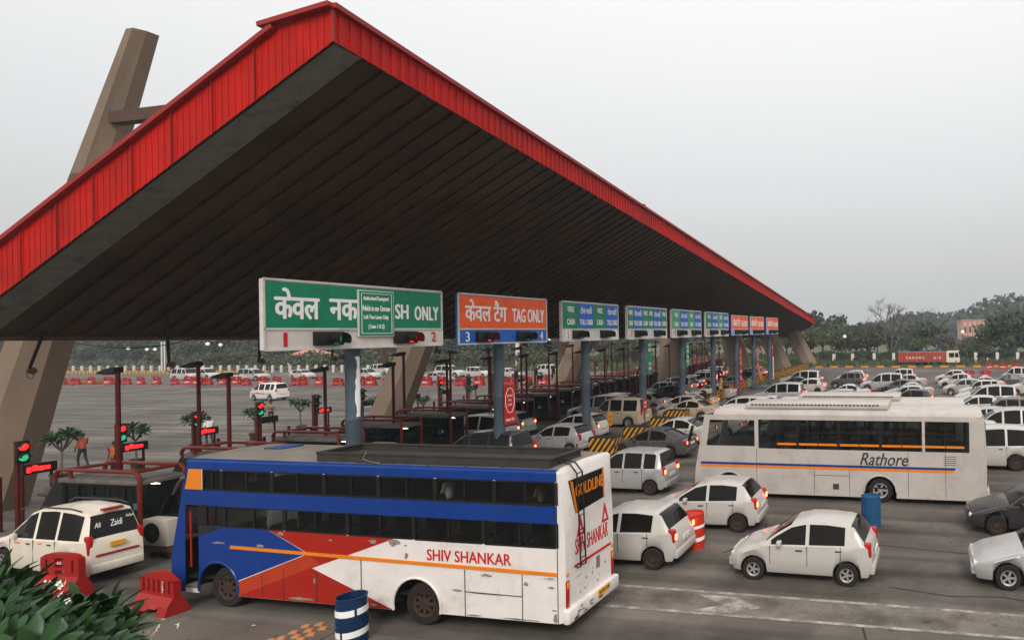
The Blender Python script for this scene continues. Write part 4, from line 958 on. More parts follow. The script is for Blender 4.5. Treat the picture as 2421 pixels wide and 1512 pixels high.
for i, y in enumerate(ROW):
    x = -14.2 - .03 * (y - 36) + rnd.uniform(0, 1.2); k = 0
    while x < 6 + .12 * (y - 36):
        if add_queue(x, y + rnd.uniform(-.25, .25), ', number ' + ['one', 'two', 'three', 'four', 'five', 'six'][min(k, 5)] + ' in the ' + ORD[i] + ' line of cars beyond the coaches'): k += 1
        x += 5.1 + rnd.uniform(0, 1.3)
for n in range(4, 20):
    y = isl_y(n) + 2.35; x = booth_x(n) + 2.4
    add_queue(x + rnd.uniform(-.5, .5), y, ' stopped at the ' + ORD[n - 1] + ' booth from the left')
    if n > 6: add_queue(x + 5.2, y, ' second in line at the ' + ORD[n - 1] + ' booth from the left')
van = make_car('van', 'vanwhite', 'small white minivan crossing the empty exit plaza at left', 'van', 'minivan')
p = G(637, 945); van.location = (p.x, p.y, 0); van.rotation_euler = (0, 0, R(-3)); 
mb = MB(); mb.bar((-1.5, -.765, .74), (1.3, -.765, .70), .01, .05); mb.bar((-.8, -.767, .80), (.4, -.767, .74), .01, .06); mb.build('side_stripe', M['bus_red'], van, angle=None)
# traffic on the far carriageway beyond the red barriers
FAR = [(440, 898, 'jeepvan', 'carwhite'), (487, 896, 'estate', 'carwhite'), (545, 901, 'sedan', 'carwhite'), (600, 899, 'estate', 'carsilver'), (716, 895, 'hatch', 'carwhite'), (870, 896, 'wagon', 'carwhite'), (903, 885, 'van', 'carwhite'),
       (1036, 903, 'sedan', 'carsilver'), (1065, 891, 'estate', 'carwhite'), (1132, 892, 'wagon', 'carwhite'), (1205, 892, 'sedan', 'carwhite'), (1300, 888, 'van', 'carwhite')]
cn = {'carwhite': 'white', 'carsilver': 'silver'}; kn = {'hatch': 'hatchback', 'sedan': 'saloon', 'estate': 'estate', 'wagon': 'tall hatchback', 'van': 'minivan', 'jeepvan': 'jeep'}
pos = ['leftmost', 'second', 'third', 'fourth', 'fifth', 'sixth', 'seventh', 'eighth', 'ninth', 'tenth', 'eleventh', 'rightmost']
for i, (u, v, kd, pa) in enumerate(sorted(FAR)):
    key = (kd, pa, False)
    lb = 'far ' + cn[pa] + ' ' + kn[kd] + ' beyond the red barriers, ' + pos[i] + ' of the row'
    if key in proto: o = dup(proto[key], None, None, lb)
    else: o = make_car(kd, pa, lb, NOUN[kd][1], NOUN[kd][0], False); proto[key] = o
    o['group'] = 'vehicles on the far carriageway beyond the red barriers'; o['category'] = NOUN[kd][1]
    p = G(u, v); o.location = (p.x, max(p.y, 72), 0); o.rotation_euler = (0, 0, R(180 + rnd.uniform(-2, 2)))

# ---------------------------------------------------------------- people
def person(label, pose, shirt='shirtw', legs='trous', loc=(0, 0, 0), rz=0, sc=1.0, hairlen=.0):
    J = {'pelvis': (0, 0, .93, .125), 'waist': (0, 0, 1.06, .115), 'chest': (0, 0, 1.3, .15), 'neck': (0, .0, 1.47, .06), 'jaw': (.015, 0, 1.55, .075), 'head': (.01, 0, 1.64, .095), 'crown': (0, 0, 1.72, .07)}
    for s_, q in ((1, 'l'), (-1, 'r')):
        J['sh' + q] = (0, s_ * .17, 1.42, .062); J['el' + q] = (-.02, s_ * .235, 1.14, .043); J['wr' + q] = (.06, s_ * .24, .90, .03); J['ha' + q] = (.09, s_ * .235, .82, .035)
        J['hip' + q] = (0, s_ * .09, .88, .085); J['kn' + q] = (.02, s_ * .10, .48, .058); J['an' + q] = (-.01, s_ * .10, .09, .042); J['to' + q] = (.14, s_ * .115, .035, .036)
    J.update(pose)
    E_ = [('pelvis', 'waist'), ('waist', 'chest'), ('chest', 'neck'), ('neck', 'jaw'), ('jaw', 'head'), ('head', 'crown')]
    for q in 'lr': E_ += [('chest', 'sh' + q), ('sh' + q, 'el' + q), ('el' + q, 'wr' + q), ('wr' + q, 'ha' + q), ('pelvis', 'hip' + q), ('hip' + q, 'kn' + q), ('kn' + q, 'an' + q), ('an' + q, 'to' + q)]
    names = list(J); me = bpy.data.meshes.new('person'); me.from_pydata([J[k][:3] for k in names], [(names.index(a), names.index(b)) for a, b in E_], [])
    o = bpy.data.objects.new('person', me); COL.objects.link(o)
    mod = o.modifiers.new('skin', 'SKIN'); mod.use_smooth_shade = True
    for i, k in enumerate(names): me.skin_vertices[0].data[i].radius = (J[k][3], J[k][3] * (1.15 if k in ('waist', 'chest', 'pelvis') else 1)); me.skin_vertices[0].data[i].use_root = (k == 'pelvis')
    o.modifiers.new('sub', 'SUBSURF').levels = 1
    m2 = bpy.data.meshes.new_from_object(o.evaluated_get(bpy.context.evaluated_depsgraph_get())); o.modifiers.clear(); o.data = m2; m2.name = 'person'
    for m_ in (M['skin'], M[shirt], M[legs], M['dark']): m2.materials.append(m_)
    seg = []
    for a, b in E_:
        mi = 0
        if a in ('pelvis',) and b == 'waist': mi = 1
        elif a in ('waist', 'chest') and b != 'neck': mi = 1
        elif (a, b) == ('chest', 'neck'): mi = 1
        elif a[:2] == 'sh': mi = 1
        elif b[:3] == 'hip' or b[:2] == 'kn' or b[:2] == 'an': mi = 2
        elif b[:2] == 'to': mi = 3
        seg.append((Vector(J[a][:3]), Vector(J[b][:3]), mi))
    for p in m2.polygons:
        c = p.center; best = (9, 0)
        for a, b, mi in seg:
            t_ = max(0, min(1, (c - a).dot(b - a) / max((b - a).length_squared, 1e-6))); d = (c - a.lerp(b, t_)).length
            if d < best[0]: best = (d, mi)
        p.material_index = best[1]; p.use_smooth = True
    hd = Vector(J['head'][:3]); q = MB(); n = 12
    prof = [(.0, .105), (.06, .09), (.092, .045), (.102, 0), (.098, -.05 - hairlen)]
    q.lathe(prof, 14, 0, 'Z', hd + Vector((-.018, 0, .01))); q.build('hair', M['hair'], o)
    fc = MB()
    for s_ in (-1, 1): fc.box(hd + Vector((.088, s_ * .032, -.005)), (.012, .022, .012)); fc.box(hd + Vector((0, s_ * .094, -.02)), (.04, .02, .055), ch=.008)
    fc.box(hd + Vector((.10, 0, -.03)), (.03, .022, .04), ch=.008); fc.box(hd + Vector((.085, 0, -.07)), (.012, .045, .01))
    fc.build('face', M['skin'], o)
    o.location = loc; o.rotation_euler = (0, 0, rz); o.scale = (sc,) * 3
    return tag(o, label, 'person')
SIT = {'pelvis': (0, 0, .50, .125), 'waist': (-.02, 0, .63, .12), 'chest': (-.03, 0, .87, .15), 'neck': (0, 0, 1.04, .06), 'jaw': (.02, 0, 1.12, .075), 'head': (.015, 0, 1.21, .095), 'crown': (0, 0, 1.29, .07)}
for s_, q in ((1, 'l'), (-1, 'r')):
    SIT['sh' + q] = (-.02, s_ * .17, .99, .062); SIT['el' + q] = (.04, s_ * .23, .72, .043); SIT['wr' + q] = (.26, s_ * .17, .66, .03); SIT['ha' + q] = (.34, s_ * .14, .66, .034)
    SIT['hip' + q] = (.04, s_ * .09, .49, .085); SIT['kn' + q] = (.44, s_ * .11, .50, .06); SIT['an' + q] = (.42, s_ * .11, .10, .042); SIT['to' + q] = (.56, s_ * .12, .04, .036)
FOLD = {}
for s_, q in ((1, 'l'), (-1, 'r')):
    FOLD['el' + q] = (.0, s_ * .27, 1.14, .043); FOLD['wr' + q] = (.17, s_ * .06, 1.17, .03); FOLD['ha' + q] = (.19, -s_ * .03, 1.19, .034)
WALK = dict(knl=(.14, .09, .49, .058), anl=(.10, .09, .10, .042), tol=(.25, .1, .04, .036), knr=(-.06, -.09, .48, .058), anr=(-.24, -.09, .13, .042), tor=(-.13, -.1, .05, .036), elr=(.1, -.24, 1.16, .043), wrr=(.28, -.2, 1.05, .03), har=(.35, -.18, 1.04, .034))
p = atY(495, 1025, 25.3)
person('man in a white shirt and dark trousers standing by the red posts', WALK, 'shirtw', 'trous', tuple(G(495, 1053)), R(160))
gp = G(641, 1002); person('guard in a khaki shirt standing with folded arms right of the third traffic light', FOLD, 'khaki', 'trous', (gp.x, gp.y, 0), R(-40))
gp = G(430, 1062); person('man in an orange vest partly hidden behind the red lamp post at left', {}, 'shirtr', 'trous', (atY(271, 1020, 21.8).x, 21.8, 0), R(-60))
gp = G(195, 1105); person('person in an orange shirt walking right of the small tree at left', WALK, 'shirtr', 'trous', (gp.x, gp.y, 0), R(180))
gp = G(88, 1112); person('person in dark clothes behind the LED board at the far left', {}, 'trous', 'trous', (gp.x, gp.y, 0), R(-50))
for u, lb in ((2309, 'left of two people in white shirts walking beside the red truck'), (2335, 'right of two people in white shirts walking beside the red truck')):
    gp = G(u, 866); person(lb, WALK, 'shirtw', 'shirtr', (gp.x, gp.y, 0), R(180))

# ---------------------------------------------------------------- coaches
def arch_z(x, arches, zb):
    for xc, zc, r_ in arches:
        if abs(x - xc) < r_: return max(zb, zc + math.sqrt(r_ * r_ - (x - xc) ** 2))
    return zb
def side_wall(mb, x0, x1, zb, zt, holes, arches, y, mi=0):
    xs = {x0, x1}; zs = {zb, zt, 1.15}
    for a, b, c, d in holes: xs |= {a, b}; zs |= {c, d}
    for xc, zc, r_ in arches: xs |= {xc + r_ * math.cos(R(a)) for a in range(0, 181, 12)}
    xs = sorted(x for x in xs if x0 <= x <= x1); zs = sorted(zs)
    for xa, xb_ in zip(xs, xs[1:]):
        if xb_ - xa < 1e-5: continue
        for za, zc in zip(zs, zs[1:]):
            xm, zm = (xa + xb_) / 2, (za + zc) / 2
            if any(a < xm < b and c < zm < d for a, b, c, d in holes): continue
            l0, l1 = max(za, arch_z(xa + 1e-4, arches, zb)), max(za, arch_z(xb_ - 1e-4, arches, zb))
            if l0 >= zc - 1e-4 and l1 >= zc - 1e-4: continue
            mb.quad((xa, y, min(l0, zc)), (xb_, y, min(l1, zc)), (xb_, y, zc), (xa, y, zc), 1 if xm < .36 else mi)
def coach(name, label, L, W, zb, zt, holes, arches, rake=.45, crown=.22, wheelr=.48, rimm='rimdark', rearin=.10, glass='glass', wheelx=None, door=None, bodym='bus_white', roofm='roofw', frontm='bus_white'):
    t = thing(name, label, 'bus', (0, 0, 0)); h = W / 2
    mb = MB()
    side_wall(mb, rake * .0 + .02, L - .10, zb, zt, holes + ([door] if door else []), arches, -h); side_wall(mb, .02, L - .10, zb, zt, holes, arches, h)
    prof = [(-h, zt), (-h + .02, zt + .06), (-h + .09, zt + crown * .6), (-h + .28, zt + crown * .82), (0, zt + crown), (h - .28, zt + crown * .82), (h - .09, zt + crown * .6), (h - .02, zt + .06), (h, zt)]
    # rear face (slightly leaning, chamfered corners)
    zs = [zb, zb + .35, 1.2, 2.0, 2.6, zt]
    for z0, z1 in zip(zs, zs[1:]):
        d0, d1 = (0 if z0 < 2 else (z0 - 2) * .05), (0 if z1 < 2 else (z1 - 2) * .05)
        for s_ in (-1, 1):
            mb.quad((L - .10, s_ * h, z0), (L - d0, s_ * (h - rearin), z0), (L - d1, s_ * (h - rearin), z1), (L - .10, s_ * h, z1))
        mb.quad((L - d0, -h + rearin, z0), (L - d0, h - rearin, z0), (L - d1, h - rearin, z1), (L - d1, -h + rearin, z1))
    dt = (zt - 2) * .05
    mb.poly([(L - dt, -h + rearin, zt), (L - dt, h - rearin, zt), (L - .10, h, zt)] + [(L - .14, y, z) for y, z in reversed(prof)][1:-1] + [(L - .10, -h, zt)])
    # front face with raked screen
    mb.poly([(.02, -h, zb), (-.08, -h + .15, zb), (-.08, h - .15, zb), (.02, h, zb), (.02, h, 1.2), (-.08, h - .15, 1.2), (-.08, -h + .15, 1.2), (.02, -h, 1.2)][0:0] or [(.02, -h, zb), (.02, h, zb), (.02, h, 1.25), (.02, -h, 1.25)], 1)
    mb.quad((.02, -h, 1.25), (.02, h, 1.25), (.02, h, zt), (.02, -h, zt)) if False else None
    mb.poly([(.02, -h, 2.95), (.02, h, 2.95), (.02, h, zt)] + [(rake, y, z) for y, z in reversed(prof)][1:-1] + [(.02, -h, zt)], 1)
    body = mb.build('body', [M[bodym], M[frontm]], t, angle=40)
    mb = MB(); mb.quad((.0, -h + .06, 1.28), (.0, h - .06, 1.28), (.02, h - .06, 2.92), (.02, -h + .06, 2.92)); mb.build('windscreen', M[glass], t, angle=None)
    mb = MB()
    for (ya, za), (yb_, zb2) in zip(prof, prof[1:]): mb.quad((rake, ya, za), (L - .14, ya, za), (L - .14, yb_, zb2), (rake, yb_, zb2))
    mb.build('roof', M[roofm], t, angle=30)
    mb = MB(); mb.box((L / 2, 0, zb + .32), (L - .3, W - .2, .04)); mb.box((L / 2, 0, zb + .02), (L - .3, W * .5, .04))
    mb.box((.1, 0, zb + .6), (.04, W - .2, 1.1)); mb.box((L / 2, .02, 1.2), (L - .4, W * .1, .02)); mb.build('floor', M['under'], t, angle=None)
    for xc, zc, r_ in arches:
        for s_ in (-1, 1):
            q = MB(); n = 14; a = [(xc + r_ * math.cos(math.pi * k / n), s_ * (h - .0), zc + r_ * math.sin(math.pi * k / n)) for k in range(n + 1)]; b = [(p[0], s_ * (h - .42), p[2]) for p in a]
            q.add(a + b, [(k, k + 1, n + 2 + k, n + 1 + k) for k in range(n)]); q.poly(b); q.build('wheel_well', M['under'], t, angle=None)
    for i, (xc, zc, r_) in enumerate(arches):
        for s_ in (-1, 1): add_wheel(t, (wheelx or [a[0] for a in arches])[i], s_ * (h - .22), wheelr, .26, rimm, s_ > 0)
    for a, b, c, d in holes:
        for s_ in (-1, 1): mb = MB(); mb.quad((a, s_ * (h - .02), c), (b, s_ * (h - .02), c), (b, s_ * (h - .02), d), (a, s_ * (h - .02), d)); mb.build('side_window', M[glass], t, angle=None)
    return t

BL, BW = 10.2, 2.15; hb = BW / 2
up = [(.92, 1.44, 2.75, 3.20)] + [(1.5 + i * 1.435, 1.5 + i * 1.435 + 1.375, 2.74, 3.20) for i in range(6)]
low = [(1.0, 1.5, 1.90, 2.38)] + [(1.56 + i * 1.71, 1.56 + i * 1.71 + 1.65, 1.90 - .008 * i, 2.37) for i in range(5)]
archA = [(1.34, .50, .58), (6.72, .46, .60)]
bus = coach('double_window_coach', 'old sleeper coach, blue and red in front and white behind, with SHIV SHANKAR on its side, in the foreground', BL, BW, .33, 3.36, up + low, archA, rake=.45, crown=.13, wheelr=.46, glass='glass', wheelx=[1.46, 6.80], door=(.36, .76, .44, 2.40), frontm='bus_blue')
bus['label'] = 'old sleeper coach with blue, red and white chevron side and a roof rack'
bus.location = (-17.7, 11.6 + hb, 0)
ys = -hb
def sidepoly(name, pts, m_, d=.004, parent=bus, y=None):
    y = ys if y is None else y
    q = MB(); q.prism(pts, y - d, y + .001, 'Y'); return q.build(name, M[m_], parent, angle=None)
sidepoly('top_band', [(.3, 3.215), (10.09, 3.215), (10.09, 3.39), (.42, 3.39)], 'bus_blue')
q = MB()
for (ya, za), (yb_, zb2) in zip([(-hb - .004, 3.385), (-hb + .014, 3.424), (-hb + .07, 3.436)], [(-hb + .014, 3.424), (-hb + .07, 3.436), (-hb + .10, 3.446)]): q.quad((.44, ya, za), (10.07, ya, za), (10.07, yb_, zb2), (.44, yb_, zb2))
q.build('roof_edge', M['bus_blue'], bus)
sidepoly('middle_band', [(.021, 2.375), (10.09, 2.36), (10.09, 2.725), (.021, 2.74)], 'bus_blue')
sidepoly('front_pillar', [(.021, .34), (.36, .34), (.36, 2.40), (.021, 2.40)], 'bus_blue', .005)
sidepoly('front_edge', [(.021, 2.74), (.29, 2.74), (.50, 3.21), (.42, 3.385), (.021, 3.36)], 'bus_blue', .005)
sidepoly('front_corner', [(.3, 2.74), (.88, 2.74), (.88, 3.21), (.52, 3.21)], 'bus_orange', .006)
arcp = [(1.34 + .59 * math.cos(R(a)), .50 + .59 * math.sin(R(a))) for a in range(18, 181, 9)]
sidepoly('blue_chevron', [(.765, .5), (.765, 1.90), (2.77, 1.895), (3.86, 1.42), (1.9, .685)] + [p for p in arcp if p[0] > .765], 'bus_blue', .004)
sidepoly('door_surround', [(.762, 1.885), (1.0, 1.895), (1.0, 2.39), (.762, 2.39)], 'dark', .006)
sidepoly('black_decal', [(.775, 1.66), (.775, 1.885), (1.5, 1.885)], 'black', .007)
sidepoly('red_chevron', [(2.80, 1.89), (6.15, 1.865), (3.98, 1.10), (6.10, .335), (1.93, .335), (1.92, .67), (3.90, 1.42)], 'bus_red', .004)
sidepoly('light_red_triangle', [(1.925, .345), (1.925, .665), (3.87, 1.40), (4.20, 1.20)], 'bus_red2', .0065)
q = MB(); q.prism([(1.70, 1.415), (1.72, 1.485), (10.09, 1.37), (10.09, 1.30)], ys - .022, ys, 'Y'); q.build('orange_rail', M['bus_orange'], bus, angle=None)
text('SHIV SHANKAR', 2.02, .235, M['redl'], bus, (8.0, ys - .002, 1.575), ROT_S, bold=.02, ext=.006)
for a, b in (((7.91, .34), (7.91, 1.31)), ((9.27, .34), (9.27, 1.29)), ((7.91, .85), (9.27, .835)), ((4.1, .34), (4.1, 1.03)), ((3.2, .35), (3.2, 1.05)), ((5.3, .34), (5.3, 1.36)), ((10.085, .33), (10.085, 3.38)), ((2.6, .36), (2.6, .9))):
    q = MB(); q.bar((a[0], ys - .008, a[1]), (b[0], ys - .008, b[1]), .012, .012, up=(0, 1, 0)); q.build('panel_seam', M['dgrey'], bus, angle=None)
def blob(cx, cz, w_, h_, n=11, s_=0):
    r_ = random.Random(int(cx * 100 + cz * 777) + s_); return [(cx + math.cos(2 * math.pi * k / n) * w_ * r_.uniform(.45, 1), cz + math.sin(2 * math.pi * k / n) * h_ * r_.uniform(.4, 1)) for k in range(n)]
for cx, cz, w_, h_ in ((6.15, 1.79, .26, .10), (5.62, 1.78, .14, .07), (3.15, 1.83, .13, .05), (2.55, 1.52, .14, .045), (1.35, 1.53, .22, .03), (6.45, 1.74, .05, .03), (6.47, 1.52, .06, .09), (8.42, 1.22, .17, .035), (7.72, .86, .16, .03), (9.35, 1.1, .07, .05), (9.95, 1.06, .10, .03), (10.0, .60, .08, .02), (5.62, .40, .12, .04), (4.05, .82, .04, .08), (3.65, .40, .5, .035), (9.2, .36, .5, .02), (8.1, .365, .3, .018), (10.02, .45, .06, .12), (7.4, 1.38, .1, .02), (9.9, 1.245, .16, .03), (4.5, 1.75, .05, .04), (8.45, .83, .55, .014)):
    q = MB(); q.prism(blob(cx, cz, w_, h_), ys - .0095, ys - .001, 'Y'); q.build('paint_scrape', M['bare'], bus, angle=None)
text('RJ14 PA 1108', .42, .06, M['letter'], bus, (9.84, ys - .0095, 1.245), ROT_S, bold=.01)
q = MB()
for xc, zc, r_ in archA:
    n = 16; P_ = [(xc + r_ * math.cos(R(-12 + 204 * k / n)), ys - .012, zc + r_ * math.sin(R(-12 + 204 * k / n))) for k in range(n + 1)]
    q.tube(P_[0:], .026, 6, 0 if xc > 3 else 1)
q.build('arch_trim', [M['bus_white'], M['bus_blue']], bus)
for a, b, c, d in up + low:
    for s_ in (-1, 1):
        q = MB(); y = s_ * (hb - .012)
        for A, B in (((a, c), (b, c)), ((a, d), (b, d)), ((a, c), (a, d)), ((b, c), (b, d)), (((a + b) / 2, c), ((a + b) / 2, d))): q.bar((A[0], y, A[1]), (B[0], y, B[1]), .035, .03, up=(0, 1, 0))
        q.build('window_frame', M['dark'], bus, angle=None)
sidepoly('window_strip', [(.9, 2.725), (10.0, 2.715), (10.0, 2.742), (.9, 2.752)], 'dark', .006)
for a, b, c, d in up + low: q = MB(); q.prism([(b - .0, c), (b + .065, c), (b + .065, d), (b, d)], ys - .006, ys, 'Y'); q.build('window_pillar', M['dark'], bus, angle=None)
# interior: berths, seats
q = MB(); q.box((5.2, 0, 2.6), (9.0, 2.0, .05)); q.build('upper_berth', M['seat'], bus, angle=None)
q = MB()
for i in range(9):
    for yy in (-.72, .72): q.box((1.6 + i * .95, yy, 1.25), (.45, .6, .14), ch=.03); q.box((1.83 + i * .95, yy, 1.62), (.12, .58, .72), ch=.04)
q.build('seats', M['seat'], bus)
q = MB(); q.box((.56, -.85, .46), (.4, .45, .06)); q.box((.6, -.6, .75), (.34, .4, .06)); q.build('door_step', M['roofw'], bus, angle=None)
q = MB(); q.tube([(.45, -hb + .06, .9), (.45, -hb + .06, 2.2)], .02, 6); q.box((.72, -.75, 1.3), (.06, .06, 1.5)); q.build('door_rail', M['bus_red'], bus)
# roof rack
q = MB(); x0, x1, ya, yb, z0, z1 = 4.0, 9.85, -.92, .22, 3.44, 3.62
for y in (ya, yb): q.box(((x0 + x1) / 2, y, (z0 + z1) / 2 + .02), (x1 - x0, .03, z1 - z0)); q.bar((x0, y, z1 + .03), (x1, y, z1 + .03), .07, .035); q.bar((x0, y, z0 - .02), (x1, y, z0 - .02), .06, .04)
for x in (x0, x1): q.box((x, (ya + yb) / 2, (z0 + z1) / 2 + .02), (.03, yb - ya - .04, z1 - z0)); q.bar((x, ya, z1 + .03), (x, yb, z1 + .03), .10, .03)
for i in range(7):
    x = x0 + .2 + i * (x1 - x0 - .4) / 6
    for y in (ya, yb): q.box((x, y, 3.43), (.06, .05, .14)); q.box((x, y + .02, 3.54), (.05, .03, .2))
yk = -ya
rk = q.build('roof_rack', M['rack'], bus)
q = MB(); q.box(((x0 + x1) / 2, (ya + yb) / 2, 3.50), (x1 - x0 - .1, yb - ya - .1, .02)); q.build('rack_floor', M['dgrey'], rk, angle=None)
q = MB(); q.tube([(x0 + 1.35, -yk - .03, 3.7), (x0 + 1.3, -yk - .07, 3.55), (x0 + 1.5, -yk - .1, 3.5), (x0 + 1.7, -yk - .06, 3.47), (x0 + 1.75, -yk - .08, 3.45)], .014, 5); q.build('rope', M['stem'], rk)
q = MB(); q.box((1.5, .35, 3.495), (.5, .6, .04)); q.build('roof_hatch', M['bus_blue'], bus, angle=None)
# rear end
xr = BL
q = MB(); q.prism([(-.55, 2.43), (.66, 2.49), (.62, 3.16), (-.75, 3.17)], xr - .055, xr - .02, 'X'); rw = q.build('rear_window', M['pane'], bus, angle=None)
q = MB(); q.prism([(-.55, 2.43), (.66, 2.49), (.62, 3.16), (-.75, 3.17)], xr - .07, xr - .06, 'X'); q.build('blind', M['dark'], rw, angle=None)
text('GOLDLINE', 1.12, .26, M['bus_orange'], rw, (xr - .018, 0.02, 2.90), ROT_R, bold=.012, ext=.008)
q = MB(); q.prism([(-.54, 2.44), (-.47, 2.47), (-.64, 3.13), (-.74, 3.16)], xr - .02, xr - .016, 'X'); q.prism([(.60, 2.49), (.655, 2.49), (.615, 3.15), (.56, 3.15)], xr - .02, xr - .016, 'X'); q.build('window_edging', M['bus_orange'], rw, angle=None)
text('SHIV SHANKAR', 1.34, .33, M['redl'], bus, (xr - .004, .06, 1.74), ROT_R, bold=.02, ext=.007)
for cy in (-.40, .62):
    q = MB(); a = [(-.16, 1.93), (.16, 1.93), (0, 2.36)]; b = [(-.075, 1.99), (.075, 1.99), (0, 2.20)]
    for i in range(3):
        j = (i + 1) % 3; q.prism([(cy + a[i][0], a[i][1]), (cy + a[j][0], a[j][1]), (cy + b[j][0], b[j][1]), (cy + b[i][0], b[i][1])], xr - .02, xr + .004, 'X')
    q.build('triangle_mark', M['redl'], bus, angle=None)
q = MB(); q.box((xr + .004, .09, 1.36), (.03, 1.5, .05)); q.build('rear_stripe', M['redl'], bus, angle=None)
q = MB(); y0_, y1_ = -.62, -.42
for yy in (y0_, y1_): q.tube([(xr - .5, yy - .02, 3.56), (xr - .08, yy - .02, 3.5), (xr + .07, yy, 3.3), (xr + .09, yy + .02, 2.3), (xr + .09, yy + .06, 1.32), (xr, yy + .06, 1.30)], .018, 6)
for i in range(7): z = 1.5 + i * .3; q.tube([(xr + .085, y0_ + .05 - i * .008, z), (xr + .085, y1_ + .05 - i * .008, z)], .012, 5)
q.build('ladder', M['dark'], bus)
for s_ in (-1, 1):
    q = MB(); q.box((xr - .02, s_ * (hb - .16), .88), (.07, .13, .56), ch=.02); tl = q.build('tail_lamp', M['tail_off'], bus)
    q = MB(); q.box((xr + .016, s_ * (hb - .16), 1.06), (.02, .09, .14), ch=.008); q.build('amber_lens', M['amber'], tl)
    q = MB(); q.lathe([(0, .02), (.035, .015), (.05, 0)], 12, 0, 'X', (xr, s_ * (hb - .16), 1.28)); q.build('marker_lamp', M['amber'], bus)
q = MB(); q.box((xr + .03, 0, .44), (.16, BW * .97, .30), ch=.05); bp_ = q.build('rear_bumper', M['bus_white'], bus)
for i in range(14):
    yy = rnd.uniform(-.95, .2); q = MB(); q.prism(blob(yy, rnd.uniform(.34, .52), rnd.uniform(.04, .14), rnd.uniform(.02, .06), s_=i), xr + .112, xr + .1135, 'X'); q.build('bumper_scrape', M['bare'], bus, angle=None)
for i in range(16): q = MB(); q.prism(blob(rnd.uniform(-.9, .9), rnd.uniform(.7, 1.25), rnd.uniform(.015, .04), rnd.uniform(.015, .05), s_=i), xr - .002, xr + .0035, 'X'); q.build('rear_scrape', M['bare'], bus, angle=None)
q = MB(); q.box((xr + .118, .32, .50), (.02, .5, .13)); pl = q.build('number_plate', M['platey'], bus, angle=None)
text('RJ14 PA 1108', .42, .07, M['black'], pl, (xr + .1285, .32, .50), ROT_R, bold=.01)
q = MB(); q.box((xr + .003, .28, 1.13), (.012, .14, .26)); q.build('rear_sticker', M['roofw'], bus, angle=None)
# mirror on the front
q = MB(); q.tube([(.30, -hb + .05, 3.0), (.02, -hb + .02, 3.02), (-.3, -hb - .02, 2.98), (-.52, -hb - .04, 2.84), (-.58, -hb - .04, 2.62)], [.04, .05, .05, .045, .03], 8); ma = q.build('mirror_arm', M['roofw'], bus)
q = MB(); q.box((-.56, -hb - .05, 2.36), (.1, .2, .5), ch=.04); q.build('mirror', M['dark'], ma)
def rake_front(root, fr_, amt, z0):
    done = set()
    for o in list(root.children) + [g for c in root.children for g in c.children]:
        if o.type != 'MESH' or o.data.name in done or o.name.startswith(('wheel', 'rim', 'lettering')): continue
        done.add(o.data.name)
        for v in o.data.vertices:
            if v.co.x < fr_: v.co.x += (1 - max(v.co.x, -.7) / fr_) * amt * max(-.4, v.co.z - z0)
rake_front(bus, .40, .24, 1.5)
for (xl, yy, z, sh, lb) in ((7.15, -.62, 2.28, 'shirtw', 'passenger in a white shirt at an upper window of the blue and white coach'), (3.45, -.62, .87, 'shirtr', 'passenger in a reddish shirt behind the second lower window of the coach'), (8.15, -.62, .87, 'shirtr', 'passenger in a red shirt behind a lower rear window of the coach'), (9.1, -.62, .87, 'shirtw', 'passenger in pale clothes at the last lower window of the coach'), (9.4, -.6, 2.28, 'khaki', 'passenger at the last upper window of the blue and white coach')):
    person(lb, SIT, sh, 'trous', (-17.7 + xl, 11.6 + hb + yy, z), R(180), .82 if z < 2 else .74)

# ------------- long white coach
CL, CW = 10.7, 2.35; hc = CW / 2
wins = [(.35, 2.35, 1.95, 2.92)] + [(2.5 + i * 1.52, 2.5 + i * 1.52 + 1.46, 1.88, 2.95) for i in range(5)]
archC = [(1.35, .42, .56), (7.0, .42, .58)]
rc = coach('long_white_coach', 'long white coach with slanted lettering over purple and orange stripes', CL, CW, .20, 3.12, wins, archC, rake=.55, crown=.22, wheelr=.44, rimm='rim', glass='glass', roofm='coach_white', bodym='coach_white', frontm='coach_white')
rc.location = (-9.05, 22.8 + hc, 0)
yc = -hc
sidepoly('purple_stripe', [(.2, 1.25), (9.6, 1.25), (9.66, 1.335), (.2, 1.335)], 'bus_blue', .004, rc, yc)
sidepoly('orange_stripe', [(.2, 1.155), (9.54, 1.155), (9.6, 1.25), (.2, 1.25)], 'bus_orange', .004, rc, yc)
sidepoly('window_stripe', [(3.2, 2.02), (9.95, 2.02), (9.95, 2.10), (3.2, 2.10)], 'bus_orange', .003, rc, yc)
for a, b, c, d in wins[1:]:
    for s_ in (-1, 1): q = MB(); q.prism([(b - .02, c), (b + .08, c), (b + .08, d), (b - .02, d)], s_ * (hc + .003) - .004, s_ * (hc + .003) + .004, 'Y'); q.build('window_pillar', M['coach_white'] if abs(a - 7.06) < .1 else M['dark'], rc, angle=None)
    q = MB(); q.bar(((a + b) / 2, yc + .01, c), ((a + b) / 2, yc + .01, d), .03, .03, up=(0, 1, 0)); q.bar((a, yc + .008, 2.48), (b, yc + .008, 2.48), .03, .03, up=(0, 1, 0)); q.build('window_bar', M['dark'], rc, angle=None)
text('Rathore', 1.72, .44, M['dgrey'], rc, (7.15, yc - .001, 1.58), ROT_S, shear=.35, bold=.02, ext=.006)
for a, b in (((2.42, .25), (2.42, 1.85)), ((4.6, .25), (4.6, 1.15)), ((5.9, .25), (5.9, 1.15)), ((8.0, .25), (8.0, 1.85)), ((9.3, .25), (9.3, 1.85)), ((4.6, .95), (5.9, .95))): q = MB(); q.bar((a[0], yc - .004, a[1]), (b[0], yc - .004, b[1]), .012, .01, up=(0, 1, 0)); q.build('panel_seam', M['dgrey'], rc, angle=None)
q = MB()
